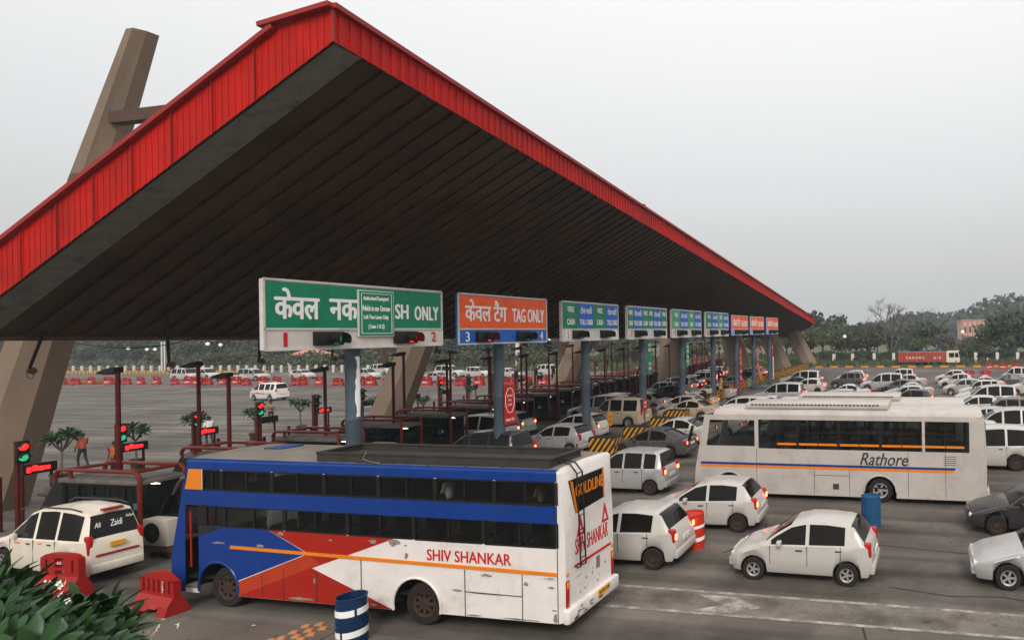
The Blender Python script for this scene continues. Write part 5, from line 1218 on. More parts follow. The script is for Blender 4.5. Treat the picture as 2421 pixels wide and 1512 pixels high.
for i in range(5): q.box((9.45, yc - .002, 1.72 - i * .07), (.42, .006, .018))
q.box((5.4, yc - .003, .55), (.22, .008, .2)); q.build('small_markings', M['dgrey'], rc, angle=None)
q = MB()
for xc, zc, r_ in archC: q.tube([(xc + r_ * math.cos(R(180 * k / 14)), yc - .01, zc + r_ * math.sin(R(180 * k / 14))) for k in range(15)], .035, 6)
q.build('arch_trim', M['coach_white'], rc)
q = MB(); q.box((4.6, -.05, 3.42), (5.4, 1.7, .2), ch=.04); vb = q.build('roof_vent_box', M['coach_white'], rc)
q = MB()
for i in range(34): q.box((2.2 + i * .143, -.905, 3.47), (.09, .012, .05))
q.build('vent_slots', M['dark'], vb, angle=None)
q = MB()
for i in range(8):
    for yy in (-.78, -.35, .35, .78): q.box((2.7 + i * .9, yy, 1.5), (.42, .42, .14), ch=.03); q.box((2.92 + i * .9, yy, 1.9), (.12, .40, .8), ch=.05)
q.build('seats', M['seat'], rc)
q = MB(); q.box((5.3, 0, 3.05), (9.6, 2.1, .03)); q.build('ceiling', M['roofw'], rc, angle=None)
for s_ in (-1, 1): q = MB(); q.box((CL, s_ * (hc - .18), 1.0), (.05, .16, .7), ch=.02); q.build('tail_lamp', M['tail_off'], rc)
q = MB(); q.box((CL + .02, 0, .45), (.14, CW * .96, .34), ch=.05); q.build('rear_bumper', M['coach_white'], rc)
q = MB(); q.prism([(-.9, 2.0), (.9, 2.0), (.85, 2.9), (-.85, 2.9)], CL - .06, CL - .005, 'X'); q.build('rear_window', M['pane'], rc, angle=None)
q = MB(); q.tube([(.1, yc + .1, 3.0), (-.3, yc, 3.0), (-.5, yc - .03, 2.8)], .035, 8); ma = q.build('mirror_arm', M['dark'], rc)
q = MB(); q.box((-.5, yc - .03, 2.4), (.1, .2, .6), ch=.04); q.build('mirror', M['dark'], ma)
rake_front(rc, 1.2, .2, 1.2)
# second coach behind it
c2 = dup(rc, (-7.2, 25.75 + hc, 0), 0.0, 'second white coach behind the long one, only its white roof showing above', 'bus')
for ch in list(c2.children):
    if ch.name.split('.')[0] in ('lettering', 'small_markings'): bpy.data.objects.remove(ch, do_unlink=True)
c2.scale = (.78, .92, 1.0)

# ---------------------------------------------------------------- red truck beyond the road
p = G(2204, 864)
tk = thing('goods_truck', 'red goods truck with a cream cab facing right, parked beyond the far road', 'truck', (p.x - .3, p.y, 0)); tk.scale = (.74, .8, .8)
q = MB(); q.box((-1.9, 0, 1.95), (10.8, 2.3, 2.0)); bxx = q.build('cargo_body', M['truckred'], tk, angle=None)
q = MB()
for i in range(12): q.box((-7.2 + i * .965, -1.18, 1.98), (.09, .06, 2.1))
q.box((-1.9, -1.17, .95), (10.8, .05, .12)); q.build('side_ribs', M['truckred'], bxx, angle=None)
q = MB(); q.box((-1.9, 0, .84), (10.8, 2.2, .1)); q.box((-1.9, -1.16, 3.02), (10.8, .06, .10))
for i in range(23): q.box((-7.2 + i * .48, -1.16, 3.2), (.07, .06, .3))
q.build('blue_edging', M['truckblue'], bxx, angle=None)
text('G R R O R C', 4.2, .5, M['letter'], bxx, (-3.4, -1.22, 1.75), ROT_S); text('0 / 8', 1.6, .45, M['letter'], bxx, (1.6, -1.22, 1.7), ROT_S)
q = MB(); q.prism([(3.6, .75), (6.5, .75), (6.6, 1.6), (6.25, 2.95), (6.5, 3.15), (3.9, 3.15), (3.6, 2.9)], -1.15, 1.15, 'Y'); cab = q.build('cab', M['cream'], tk, angle=None)
q = MB(); q.prism([(4.2, 1.8), (5.35, 1.8), (5.35, 2.75), (4.2, 2.75)], -1.17, -1.14, 'Y'); q.prism([(5.5, 1.8), (6.38, 1.8), (6.15, 2.75), (5.5, 2.75)], -1.17, -1.14, 'Y'); q.build('cab_window', M['pane'], cab, angle=None)
q = MB(); q.box((-.5, 0, .6), (13.0, .9, .25)); q.build('chassis', M['under'], tk, angle=None)
for x in (-4.9, -3.6, 5.0):
    for s_ in (-1, 1): add_wheel(tk, x, s_ * .95, .5, .3, 'rimdark', s_ > 0)
ct = thing('auto_cab', 'small three wheeled cab roof with yellowish top above the truck cab', 'cab') if False else None

# ---------------------------------------------------------------- plastic barriers, drums, studs, litter
def barrier(label, kind, group):
    t = thing('plastic_barrier', label, 'barrier', (0, 0, 0), 0, group); Wd = 1.15
    q = MB()
    if kind == 'A':
        Hh = .98; q.prism([(-.25, 0), (.25, 0), (.2, .22), (.075, .48), (-.075, .48), (-.2, .22)], -Wd / 2, Wd / 2, 'X')
        holes = [(-.43, -.36, .55, .85), (.36, .43, .55, .85), (-.14, .14, .52, .60), (-.14, .14, .66, .74), (-.14, .14, .80, .88)]
        xs = sorted({-Wd / 2, Wd / 2, *[h[0] for h in holes], *[h[1] for h in holes], -.5, .5, -.25, .25}); top = lambda x: Hh - .22 * max(0, (abs(x) - .42)) * 2 - .04 * (x / .57) ** 2
    else:
        Hh = .86
        for a, b, z0 in ((-Wd / 2, -.32, 0), (-.32, -.02, .08), (-.02, .28, .15), (.28, Wd / 2, 0)): q.prism([(-.25, z0), (.25, z0), (.19, .2), (.08, .36), (-.08, .36), (-.19, .2)], a, b, 'X')
        holes = [(-.47 + i * .172, -.40 + i * .172, .42, .70) for i in range(6)]
        xs = sorted({-Wd / 2, Wd / 2, *[h[0] for h in holes], *[h[1] for h in holes]}); top = lambda x: Hh - .20 * (x / .57) ** 2
    zs0 = .48 if kind == 'A' else .36
    for a, b in zip(xs, xs[1:]):
        zz_ = sorted({zs0, *[h[2] for h in holes], *[h[3] for h in holes]})
        for z0, z1 in zip(zz_, zz_[1:] + [None]):
            if z1 is not None and any(h[0] < (a + b) / 2 < h[1] and h[2] < (z0 + z1) / 2 < h[3] for h in holes): continue
            q.prism([(a, z0), (b, z0), (b, z1 if z1 is not None else top(b)), (a, z1 if z1 is not None else top(a))], -.07, .07, 'Y')
    body = q.build('shell', M['plastic'], t, angle=None)
    q = MB()
    if kind == 'A':
        for k in range(4): q.poly([(-.30 + k * .15, -.215 + .06, .44 - .03), (-.24 + k * .15, -.215 + .06, .44 - .03), (-.27 + k * .15 - .03, -.208, .26), (-.33 + k * .15 - .03, -.208, .26)])
        q.build('white_dashes', M['letter'], t, angle=None, fix=False)
        text('ACE', .13, .06, M['letter'], t, (0, -.073, .775), ROT_S, bold=.01)
    else:
        text('Traffic', .26, .05, M['letter'], t, (.215, -.073, .56), (R(90), R(90), 0), bold=.01)
    return t
BG = 'red plastic barriers along the far median'
bA = barrier('red plastic barrier with slots and white dashes, behind the leafy bush', 'A', None); 
bB = barrier('red plastic barrier with six upright slots and a rounded top, left of the bus door', 'B', None)
p = G(150, 1408); bA.location = (p.x, p.y, 0); bA.rotation_euler = (0, 0, R(3)); bA.scale = (1.0, 1, 1.08)
p = G(380, 1443); bB.location = (p.x, p.y, 0); bB.rotation_euler = (0, 0, R(-6)); bB.scale = (1.05, 1, 1.08)
us = [120, 146, 178, 217, 257, 300, 333, 371, 413, 447, 468, 490, 528, 560, 583, 622, 655, 700, 716, 757, 800, 850, 878, 918, 1009, 1045, 1088, 1133, 1170, 1205, 1245, 1285]
for i, u in enumerate(us):
    p = G(u, 911.5); y = 70.3 + rnd.uniform(-.4, .4); x = p.x * y / p.y
    side = 'between the first pylon and the minivan' if u < 600 else 'between the minivan and the second pylon' if u < 930 else 'right of the second pylon'
    lb = 'faded red barrier %s, %s there from the left' % (side, ['first', 'second', 'third', 'fourth', 'fifth', 'sixth', 'seventh', 'eighth', 'ninth', 'tenth', 'eleventh', 'twelfth', 'thirteenth', 'fourteenth', 'fifteenth', 'sixteenth'][sum(1 for v in us[:i] if (v < 600) == (u < 600) and (v >= 930) == (u >= 930))])
    o = dup(bA if i % 3 != 2 else bB, (x, y, 0), R(rnd.uniform(-8, 8)), lb, 'barrier', BG); o.scale = (1.28, 1.2, 1.25)
for i, (u, v) in enumerate(((2340, 872), (2372, 872), (2403, 872), (2290, 893), (2330, 893))):
    p = G(u, v); o = dup(bA, (p.x, p.y, 0), R(rnd.uniform(-8, 8)), ['first red barrier right of the two walkers', 'second red barrier right of the two walkers', 'third red barrier right of the two walkers', 'red barrier just right of the small white hatchback in the distant row', 'red barrier second to the right of the small white hatchback in the distant row'][i], 'barrier', BG); o.scale = (1.15, 1.1, 1.0)

def drum(label, name, loc, body, bands, Hh=.93, r=.27, open_=True, cat='drum'):
    t = thing(name, label, cat, loc)
    def rad(z): return r * (1 + .045 * math.sin(math.pi * max(0, min(1, z / Hh))))
    q = MB(); pr = [(0, .0), (r * .97, 0)] + [(rad(Hh * k / 12) - (.008 if k in (4, 8) else 0), Hh * k / 12) for k in range(0, 13)]
    pr += [(r + .014, Hh), (r + .014, Hh + .025), (r - .012, Hh + .025)]
    pr += [(r - .015, Hh - .12), (r - .02, .1), (0, .1)] if open_ else [(r - .015, Hh - .02), (r * .5, Hh - .02), (0, Hh - .015)]
    q.lathe(pr, 32); sh = q.build('shell', M[body], t)
    for z0, z1, mm, gap in bands:
        q = MB(); n = 30; a0 = R(gap); vs = []
        for k in range(n + 1):
            a = a0 + (2 * math.pi - (.16 if gap else 0)) * k / n; tilt = .02 * math.sin(a)
            for z in (z0 + tilt, z1 + tilt): vs.append(((rad(z) + .004) * math.cos(a), (rad(z) + .004) * math.sin(a), z))
        q.add(vs, [(2 * k, 2 * k + 2, 2 * k + 3, 2 * k + 1) for k in range(n)], 0, True); q.build('reflective_band', M[mm], t, fix=False)
    return t
p = G(833, 1516); drum('open dark blue drum with two white bands, in front of the sleeper coach', 'blue_drum', (p.x, p.y, 0), 'drumblue', [(.19, .32, 'letter', -78), (.62, .75, 'letter', -25)])
p = G(1640, 1292); drum('red drum with two white bands standing between the cars right of the bus', 'red_drum', (p.x, p.y, 0), 'drumred', [(.25, .36, 'letter', 100), (.62, .70, 'letter', 100)], Hh=.98, r=.31, open_=False)
p = G(2060, 1243); drum('plain bright blue drum in front of the long white coach', 'bright_blue_drum', (p.x, p.y, 0), 'drumblue2', [], Hh=.95, r=.30, open_=False)
q = MB(); q.box((0, 0, .035), (.13, .11, .07), ch=.02)
s0 = thing('road_stud', 'orange road studs on the concrete left of the dark blue drum', 'road stud', (0, 0, 0), 0, 'orange road studs on the concrete by the blue drum')
q = MB(); q.prism([(-.09, 0), (.09, 0), (.06, .035), (-.06, .035)], -.055, .055, 'Y'); q.build('body', M['tile'], s0)
q = MB(); q.box((.078, 0, .018), (.012, .07, .018), rot=Matrix.Rotation(R(-40), 3, 'Y')); q.build('reflector', M['tilered'], s0, angle=None)
def zc(x, y): return ((900 + x * .2478) * .6917, (1980 + y * .2478) * .6917)
for i, (x, y) in enumerate(((585, 650), (775, 625), (820, 680), (625, 710), (415, 735), (655, 765), (450, 795), (245, 815), (510, 830), (100, 850))):
    p = G(*zc(x, y)); o = s0 if i == 0 else dup(s0); o.location = (p.x, p.y, .004); o.rotation_euler = (0, 0, R(20 + rnd.uniform(-5, 5)))
for i, (u, v, lb) in enumerate(((378, 1466, 'small scrap of white paper on the concrete left of the road studs'), (410, 1478, 'second scrap of white paper near the flowers'), (592, 1480, 'tiny white scrap between the barrier and the road studs'), (732, 1413, 'tiny pale scrap under the front of the bus'))):
    p = G(u, v); q = MB(); q.poly([(0, 0, .012), (.07, .01, .03), (.08, .05, .014), (.01, .06, .02)]); q.poly([(.07, .01, .03), (.1, .04, .012), (.08, .05, .014)])
    o = q.build('paper_scrap', M['paper'], angle=None, fix=False); o.location = (p.x, p.y, 0); tag(o, lb, 'litter')

# ---------------------------------------------------------------- leafy plants
def leaf(q, o, d, up, L_, W_, mi=0, droop=.25):
    d = d.normalized(); s_ = d.cross(up)
    if s_.length < 1e-3: s_ = Vector((1, 0, 0))
    s_.normalize(); u = s_.cross(d); n = 5; vs = []; prof = [.14, .42, .74, .98, 1.0, .30]
    for k in range(n + 1):
        f = k / n; c = o + d * (L_ * f) - u * (droop * L_ * f * f) ; w_ = W_ * prof[k] / 2
        vs += [c - s_ * w_ + u * w_ * .35, c, c + s_ * w_ + u * w_ * .35]
    fs = []
    for k in range(n):
        a = 3 * k; fs += [(a, a + 1, a + 4, a + 3), (a + 1, a + 2, a + 5, a + 4)]
    q.add(vs, fs, mi, True)
def rosette(q, c, axis, L_, W_, n, r_):
    axis = axis.normalized(); s_ = axis.orthogonal().normalized(); t_ = axis.cross(s_)
    for k in range(n):
        a = k * 2.39996; e = .12 + 1.1 * (k / n)
        d = (s_ * math.cos(a) + t_ * math.sin(a)) * math.cos(1.35 - e) + axis * math.sin(1.35 - e)
        leaf(q, c + axis * (.05 * (1 - k / n)), d, axis, L_ * r_.uniform(.75, 1.1), W_ * r_.uniform(.85, 1.1), 0 if r_.random() < .75 else 1, r_.uniform(.08, .35))
# foreground frangipani, standing left below the camera
def zb2(x, y): return (x * .3876 * .6917, (1600 + y * .3876) * .6917)
fr = random.Random(11)
ROS = [((40, 960), 6.9), ((230, 1000), 7.2), ((120, 1150), 6.6), ((410, 1120), 7.2), ((380, 1340), 6.5), ((690, 1200), 7.1), ((1000, 1190), 7.4), ((560, 1260), 6.9), ((210, 1400), 6.2), ((60, 1330), 6.2), ((640, 1420), 6.5), ((900, 1400), 7.0), ((1080, 1330), 7.3), ((760, 1350), 6.9), ((300, 1220), 6.8), ((1010, 1440), 7.0), ((480, 1480), 6.2), ((-80, 1080), 6.6), ((-60, 1230), 6.4), ((840, 1270), 7.3), ((160, 1500), 5.9), ((740, 1500), 6.3), ((330, 1560), 5.8), ((550, 1600), 6.0), ((900, 1560), 6.4), ((0, 1560), 5.8)]
cen = []
for (x, y), dist in ROS:
    d = ray(*zb2(x - 20, y + 120)); t_ = dist / (-d.x * SA + d.y * CA); cen.append(Vector((d.x * t_, d.y * t_, CAMH + d.z * t_)))
mid = sum(cen, Vector()) / len(cen); root = Vector((mid.x, mid.y, 0))
bush = thing('frangipani_tree', 'dark green frangipani with long glossy leaves and white flowers', 'plant', root)
q = MB(); qs = MB(); fork = Vector((0, 0, 1.5))
qs.tube([(0, 0, 0), (.04, .02, .8), fork], [.13, .11, .09], 8)
for c in cen:
    l = c - root; ax = Vector((l.x * .5, l.y * .5, 1.0)) + Vector((fr.uniform(-.25, .25), fr.uniform(-.45, .05), 0)); qs.tube([fork, fork.lerp(l, .5) + Vector((l.x * .12, l.y * .12, -.12)), l - ax.normalized() * .06], [.06, .045, .03], 6)
    rosette(q, l, ax, .36, .098, 18, fr)
q.build('leaves', [M['leaf'], M['leaf2']], bush, angle=60, fix=False); qs.build('stems', M['stem'], bush)
def flowers(x, y, dist, nf):
    d = ray(*zb2(x, y)); t_ = dist / (-d.x * SA + d.y * CA); c0 = Vector((d.x * t_, d.y * t_, CAMH + d.z * t_)) - root; q = MB(); qy = MB()
    for i in range(nf):
        c = c0 + Vector((fr.uniform(-.10, .10), fr.uniform(-.05, .05), fr.uniform(-.09, .09))); ax = Vector((fr.uniform(-.5, .5), -1, fr.uniform(.2, 1))).normalized(); s_ = ax.orthogonal().normalized(); t2 = ax.cross(s_)
        for k in range(5): a = k * 1.2566; leaf(q, c, (s_ * math.cos(a) + t2 * math.sin(a)) + ax * .25, ax, .034, .022, 0, .2)
        qy.box(c + ax * .006, (.010, .010, .010))
    f = q.build('flower_cluster', M['petal'], bush, angle=60, fix=False); qy.build('flower_centres', M['petaly'], f)
flowers(575, 1050, 6.8, 3); flowers(570, 1130, 6.8, 2); flowers(1330, 1470, 7.2, 6); flowers(1520, 1390, 7.4, 1)
# small potted frangipanis on the islands
def small_plant(label):
    t = thing('potted_tree', label, 'plant', (0, 0, 0), 0, 'small potted trees on the toll islands'); r_ = random.Random(5)
    q = MB(); q.lathe([(0, 0), (.16, 0), (.22, .34), (.24, .34), (.24, .38), (.2, .38), (.19, .33), (0, .33)], 16); q.build('pot', M['rust'], t)
    q = MB(); qs = MB(); f = Vector((.05, .02, 1.08)); qs.tube([(0, 0, .3), (.06, 0, .65), f], [.035, .03, .028], 7)
    for k in range(7):
        a = k * .9; e = f + Vector((math.cos(a) * r_.uniform(.15, .34), math.sin(a) * r_.uniform(.15, .34), r_.uniform(.22, .5))); qs.tube([f, f.lerp(e, .5) + Vector((0, 0, -.03)), e], [.024, .02, .016], 6)
        rosette(q, e, Vector((math.cos(a) * .6, math.sin(a) * .6, 1)), .32, .085, 15, r_)
    q.build('leaves', [M['leaf'], M['leaf2']], t, angle=60, fix=False); qs.build('stems', M['stem'], t)
    return t
sp = small_plant('small tree with drooping leaf tufts right of the leftmost traffic light')
PL = [(141, 1048, 15.4, 1.0, None), (322, 1028, 19.3, .95, 'small potted tree right of the second glowing traffic light'), (461, 1000, 22.4, .95, 'small potted tree behind the taller lamp post and the man in white'), (600, 982, 26.2, .9, 'small potted tree left of the guard in khaki'), (712, 962, 29.6, 1.05, 'broad potted tree left of the dark traffic light'), (885, 955, 33.2, 1.0, 'potted tree half hidden by the blue pole of the green sign'), (1000, 952, 37.0, .9, 'small potted plant beside the second pylon'), (1113, 922, 41.0, .8, 'small potted plant right of the lit signal behind the seventh booth'), (1250, 912, 48.0, .8, 'small potted plant behind the orange sign lamp posts')]
for u, v, Y, s_, lb in PL:
    a = atY(u, v, Y); o = sp if lb is None else dup(sp, None, rnd.uniform(0, 6), lb); hgt = 1.32; sc_ = s_ * 1.05
    o.location = (a.x, Y, max(a.z - hgt * sc_, .02)); o.scale = (sc_,) * 3
    ped = MB(); zt_ = o.location.z
    if zt_ > .1:
        ped.box((0, 0, zt_ / 2), (.5, .5, zt_)); pe = ped.build('plinth', M['kerb'], angle=None); pe.location = (a.x, Y, 0); tag(pe, 'low plinth under the ' + o['label'][:60].split(',')[0], 'plinth', 'plinths under the potted trees')

# ---------------------------------------------------------------- trees and far scenery
def crown_mesh(q, c, rx, ry, rz, n, r_, leafs, mi=0, lumps=9):
    cl = [(Vector((r_.gauss(0, .45) * rx, r_.gauss(0, .45) * ry, r_.uniform(-.55, .75) * rz)), r_.uniform(.35, .6)) for _ in range(lumps)]
    for _ in range(n):
        o, s_ = r_.choice(cl); d = Vector((r_.gauss(0, 1), r_.gauss(0, 1), r_.gauss(0, 1))).normalized() * (r_.random() ** .45)
        p = c + o + Vector((d.x * rx * s_, d.y * ry * s_, d.z * rz * s_)); a = Vector((r_.gauss(0, 1), r_.gauss(0, 1), r_.gauss(0, .7))).normalized(); b = a.orthogonal().normalized(); t_ = a.cross(b); w_ = leafs * r_.uniform(.5, 1.3)
        q.quad(p - b * w_ - t_ * w_ * .5, p + b * w_ * .3 - t_ * w_, p + b * w_ + t_ * w_ * .5, p - b * w_ * .3 + t_ * w_, mi)
def tree(label, h, wd, seed, m_='crown', trunk_f=.3, n=1500, name='tree', group='trees beyond the far road', flat=.8):
    r_ = random.Random(seed); t = thing(name, label, 'tree', (0, 0, 0), 0, group)
    q = MB(); zc_ = h * (trunk_f + (1 - trunk_f) / 2); rz = h * (1 - trunk_f) / 2
    crown_mesh(q, Vector((0, 0, zc_)), wd / 2 * .82, wd / 2 * .82, rz, n, r_, .032 * h + .10, lumps=16)
    q.build('crown', M[m_], t, angle=None, fix=False)
    q = MB(); f = Vector((r_.uniform(-.3, .3), 0, h * trunk_f)); q.tube([(0, 0, -.2), f * .5, f], [.03 * h, .024 * h, .02 * h], 8)
    for k in range(7):
        a = k * 2.4; e = Vector((math.cos(a) * wd * .33, math.sin(a) * wd * .33, h * r_.uniform(.55, .9))); q.tube([f, f.lerp(e, .5) + Vector((0, 0, .05 * h)), e], [.016 * h, .01 * h, .003 * h], 6)
    q.build('trunk', M['trunk'], t); return t
def put(o, u, v, sc_=1, rz=None, mind=0):
    p = G(u, v)
    o.location = (p.x, p.y, 0); o.scale = (sc_,) * 3; o.rotation_euler = (0, 0, rz if rz is not None else rnd.uniform(0, 6)); return o
TA = tree('round green tree directly right of the canopy tip', 7.4, 13, 3, trunk_f=.2)
TB = tree('dark rounded tree behind the bare tree', 8.6, 12, 8, 'crown2', .2)
TC = tree('flat topped lone tree with a clear trunk above the red truck', 7.6, 11.0, 13, 'crown', .34, 1700)
TD = tree('pale grey green tree in the far band', 9.6, 12, 21, 'crown3', .2)
TE = tree('bushy dark tree near the right edge', 7.8, 8.8, 34, 'crown2', .12)
put(TA, 1990, 848, 1.0, 1); put(TB, 2050, 842, .9, 2); put(TC, 2192, 838, 1.05, 3); put(TD, 2290, 846, .45, 4); put(TE, 2372, 850, 1.0, 5)
RT = [(1945, 840, TB, 1.25, 'tall hazy tree rising behind the canopy tip'), (2025, 842, TA, .95, 'green tree between the round tree and the bare tree'), (2110, 843, TE, .72, 'dark bush shaped tree under the bare tree'), (2150, 838, TD, .72, 'grey green tree behind the right side of the bare tree'), (2395, 848, TE, 1.15, 'bushy dark tree at the right edge, in front of the hill'), (2388, 835, TA, 1.1, 'broad green tree between the building and the right edge'), (2312, 852, TA, .5, 'low green tree right of the truck cab'), (2236, 842, TD, .5, 'small pale tree left of the pink building'), (2440, 842, TB, 1.2, 'dark tree cut off by the right edge'), (1910, 846, TA, .9, 'green tree seen below the canopy tip'), (1860, 842, TB, 1.0, 'dark tree seen between the far pylons'), (1780, 842, TA, 1.0, 'green tree seen behind the last sign poles'), (2160, 848, TA, .6, 'low round bush tree left of the truck'), (2075, 832, TD, .85, 'large hazy tree at the back of the group'), (2180, 828, TB, .9, 'hazy tree behind the lone flat topped tree')]
for u, v, s_, k, lb in RT: put(dup(s_, None, None, lb), u, v, k)
# bare tree
bt = thing('bare_tree', 'leafless spreading tree rising above all others at right', 'tree', (0, 0, 0)); r_ = random.Random(4); q = MB(); tips = []
def branch(p, d, L_, r0, lv):
    e = p + d * L_; q.tube([p, p.lerp(e, .5) + Vector((r_.uniform(-.1, .1), r_.uniform(-.1, .1), .05)) * L_ * .4, e], [r0, r0 * .8, r0 * .6], 5)
    if lv == 0: tips.append(e); return
    for k in range(3 if lv > 1 else 4):
        nd_ = (d + Vector((r_.gauss(0, .55), r_.gauss(0, .55), r_.uniform(-.05, .35)))).normalized(); branch(e, nd_, L_ * r_.uniform(.55, .85), r0 * .58, lv - 1)
for k in range(3): branch(Vector((0, 0, 0)), Vector(((k - 1) * .35, r_.uniform(-.2, .2), 1)).normalized(), 5.2, .32, 4)
q.build('trunk', M['crown3'], bt, fix=False)
q = MB()
for e in tips:
    for _ in range(2):
        p_ = e + Vector((r_.gauss(0, .4), r_.gauss(0, .4), r_.gauss(0, .3))); q.quad(p_, p_ + Vector((.07, 0, .04)), p_ + Vector((.09, .04, .11)), p_ + Vector((-.02, .02, .09)))
q.build('dry_leaves', M['crown3'], bt, angle=None, fix=False); put(bt, 2108, 848, .84, .4)
# tree band on the left, beyond the opposite road
names_ = ['tall pale tree', 'rounded dark tree', 'broad green tree', 'dense dark tree', 'grey green tree']
k = 0
for row, (v0, cnt, sc0) in enumerate(((862, 24, .85), (846, 24, 1.2), (834, 20, 1.5))):
    for i in range(cnt):
        u = 60 + (1500 - 60) * (i + rnd.uniform(.2, .8)) / cnt
        s_ = rnd.choice([TA, TB, TD, TD, TE, TB]); 
        o = dup(s_, None, None, 'hazy tree in the ' + ['front', 'middle', 'rear'][row] + ' row seen under the canopy, ' + ('%s from its left end' % (['first', 'second', 'third', 'fourth', 'fifth', 'sixth', 'seventh', 'eighth', 'ninth', 'tenth', 'eleventh', 'twelfth', 'thirteenth', 'fourteenth', 'fifteenth', 'sixteenth', 'seventeenth', 'eighteenth', 'nineteenth', 'twentieth', 'twenty first', 'twenty second', 'twenty third', 'twenty fourth'][i])), None, 'wooded band beyond the exit plaza')
        put(o, u, v0 - 0.008 * (u - 700) + rnd.uniform(-2, 2), sc0 * rnd.uniform(.8, 1.15))
# shrubs in front of it
sh = tree('green shrub clump beyond the far road, under the canopy', 3.6, 7.5, 55, 'crown', .05, 1100, 'shrub', 'shrubs along the far edge of the opposite road')
sl = [(640, 876), (690, 873), (748, 874), (800, 872), (850, 871), (905, 872), (1035, 871), (1075, 868), (1110, 870), (1150, 868), (1225, 867), (1265, 866), (1300, 866), (1335, 862), (1455, 858), (1500, 855), (545, 876), (470, 876), (390, 874), (1620, 852), (1660, 850)]
for i, (u, v) in enumerate(sorted(sl)):
    o = sh if i == 0 else dup(sh); put(o, u, v, rnd.uniform(.75, 1.25)); o['label'] = 'green shrub clump beyond the far road, ' + ['first', 'second', 'third', 'fourth', 'fifth', 'sixth', 'seventh', 'eighth', 'ninth', 'tenth', 'eleventh', 'twelfth', 'thirteenth', 'fourteenth', 'fifteenth', 'sixteenth', 'seventeenth', 'eighteenth', 'nineteenth', 'twentieth', 'last'][i] + ' of the line from the left'
# far wooded ridge as one mass
q = MB(); r_ = random.Random(9)
def ridge(u): return 26 + 7 * math.sin(u * .006) + 3 * math.sin(u * .021 + 1)
for i in range(15000):
    u = r_.uniform(-150, 2600); D = r_.uniform(330, 430); d = ray(u, 783); dn = Vector((d.x, d.y)).normalized() * D
    hmax = (ridge(u) if u < 1750 else (12 + 16 * max(0, min(1, (u - 2080) / 330)) + 3 * math.sin(u * .03))) * (.55 + .45 * (D - 330) / 100) ; z = hmax * r_.random() ** .6
    p_ = Vector((dn.x, dn.y, z)); w_ = r_.uniform(1.2, 2.6); a = Vector((r_.gauss(0, 1), r_.gauss(0, 1), r_.gauss(0, .6))).normalized(); b = a.orthogonal().normalized(); c = a.cross(b)
    q.quad(p_ - b * w_, p_ - c * w_ * .8, p_ + b * w_, p_ + c * w_ * .8)
tag(q.build('far_wood', M['crown2'], angle=None, fix=False), 'hazy wooded ridge closing the view behind all the trees', 'wood', None, 'stuff')
q = MB(); n = 60; pts_ = []
for i in range(n + 1):
    u = -250 + 3000 * i / n; d = ray(u, 783); dn = Vector((d.x, d.y)).normalized(); hh = (ridge(u) if u < 1750 else (10 + 14 * max(0, min(1, (u - 2080) / 330)))) * .72
    pts_ += [(dn.x * 380, dn.y * 380, -1), (dn.x * 430, dn.y * 430, hh), (dn.x * 620, dn.y * 620, -1)]
q.add(pts_, [f for i in range(n) for f in ((3 * i, 3 * i + 3, 3 * i + 4, 3 * i + 1), (3 * i + 1, 3 * i + 4, 3 * i + 5, 3 * i + 2))], 0, True)
tag(q.build('hills', M['crown2'], angle=60, fix=False), kind='structure')
# pink building on the hill, small pavilion at left
p = G(2305, 803); d_ = (p - Vector((0, 0, 0))).normalized(); base = Vector((d_.x * 290, d_.y * 290, .6))
bd = thing('pink_building', 'faded pink building with tall piers half hidden by trees on the right hillside', 'building', base, YAW)
bd.scale = (.80, 1, 1); q = MB(); q.box((0, 0, 5), (17, 8, 8)); wl = q.build('wall', M['pink'], bd, angle=None)
q = MB(); q.box((0, 0, 9.3), (17.6, 8.6, .6)); q.build('parapet', M['pinkroof'], bd, angle=None)
q = MB()
for i in range(7): q.box((-7.8 + i * 2.6, -4.1, 4.6), (.8, .5, 8.0))
q.build('piers', M['pinkroof'], wl, angle=None)
q = MB()
for i in range(6): q.box((-6.5 + i * 2.6, -4.03, 5.2), (1.1, .1, 2.6))
q.build('window', M['dgrey'], wl, angle=None)
q = MB(); q.box((0, 0, -2), (19, 10, 6.2)); q.build('plinth', M['wall'], bd, angle=None)
p = G(738, 866); hd = thing('pavilion', 'small pavilion with a shallow pink hipped roof among the shrubs, left of the sign pole', 'pavilion', (p.x, p.y, 0), YAW)
q = MB(); q.add([(-4.2, -3, 2.5), (4.2, -3, 2.5), (4.2, 3, 2.5), (-4.2, 3, 2.5), (-1.2, 0, 4.0), (1.2, 0, 4.0)], [(0, 1, 5, 4), (1, 2, 5), (2, 3, 4, 5), (3, 0, 4), (3, 2, 1, 0)]); q.build('roof', M['pinkroof'], hd, angle=None)
q = MB()
for x in (-3.4, -1.1, 1.1, 3.4):
    for y in (-2.3, 2.3): q.box((x, y, 1.25), (.4, .4, 2.5))
q.build('pillars', M['post'], hd, angle=None)
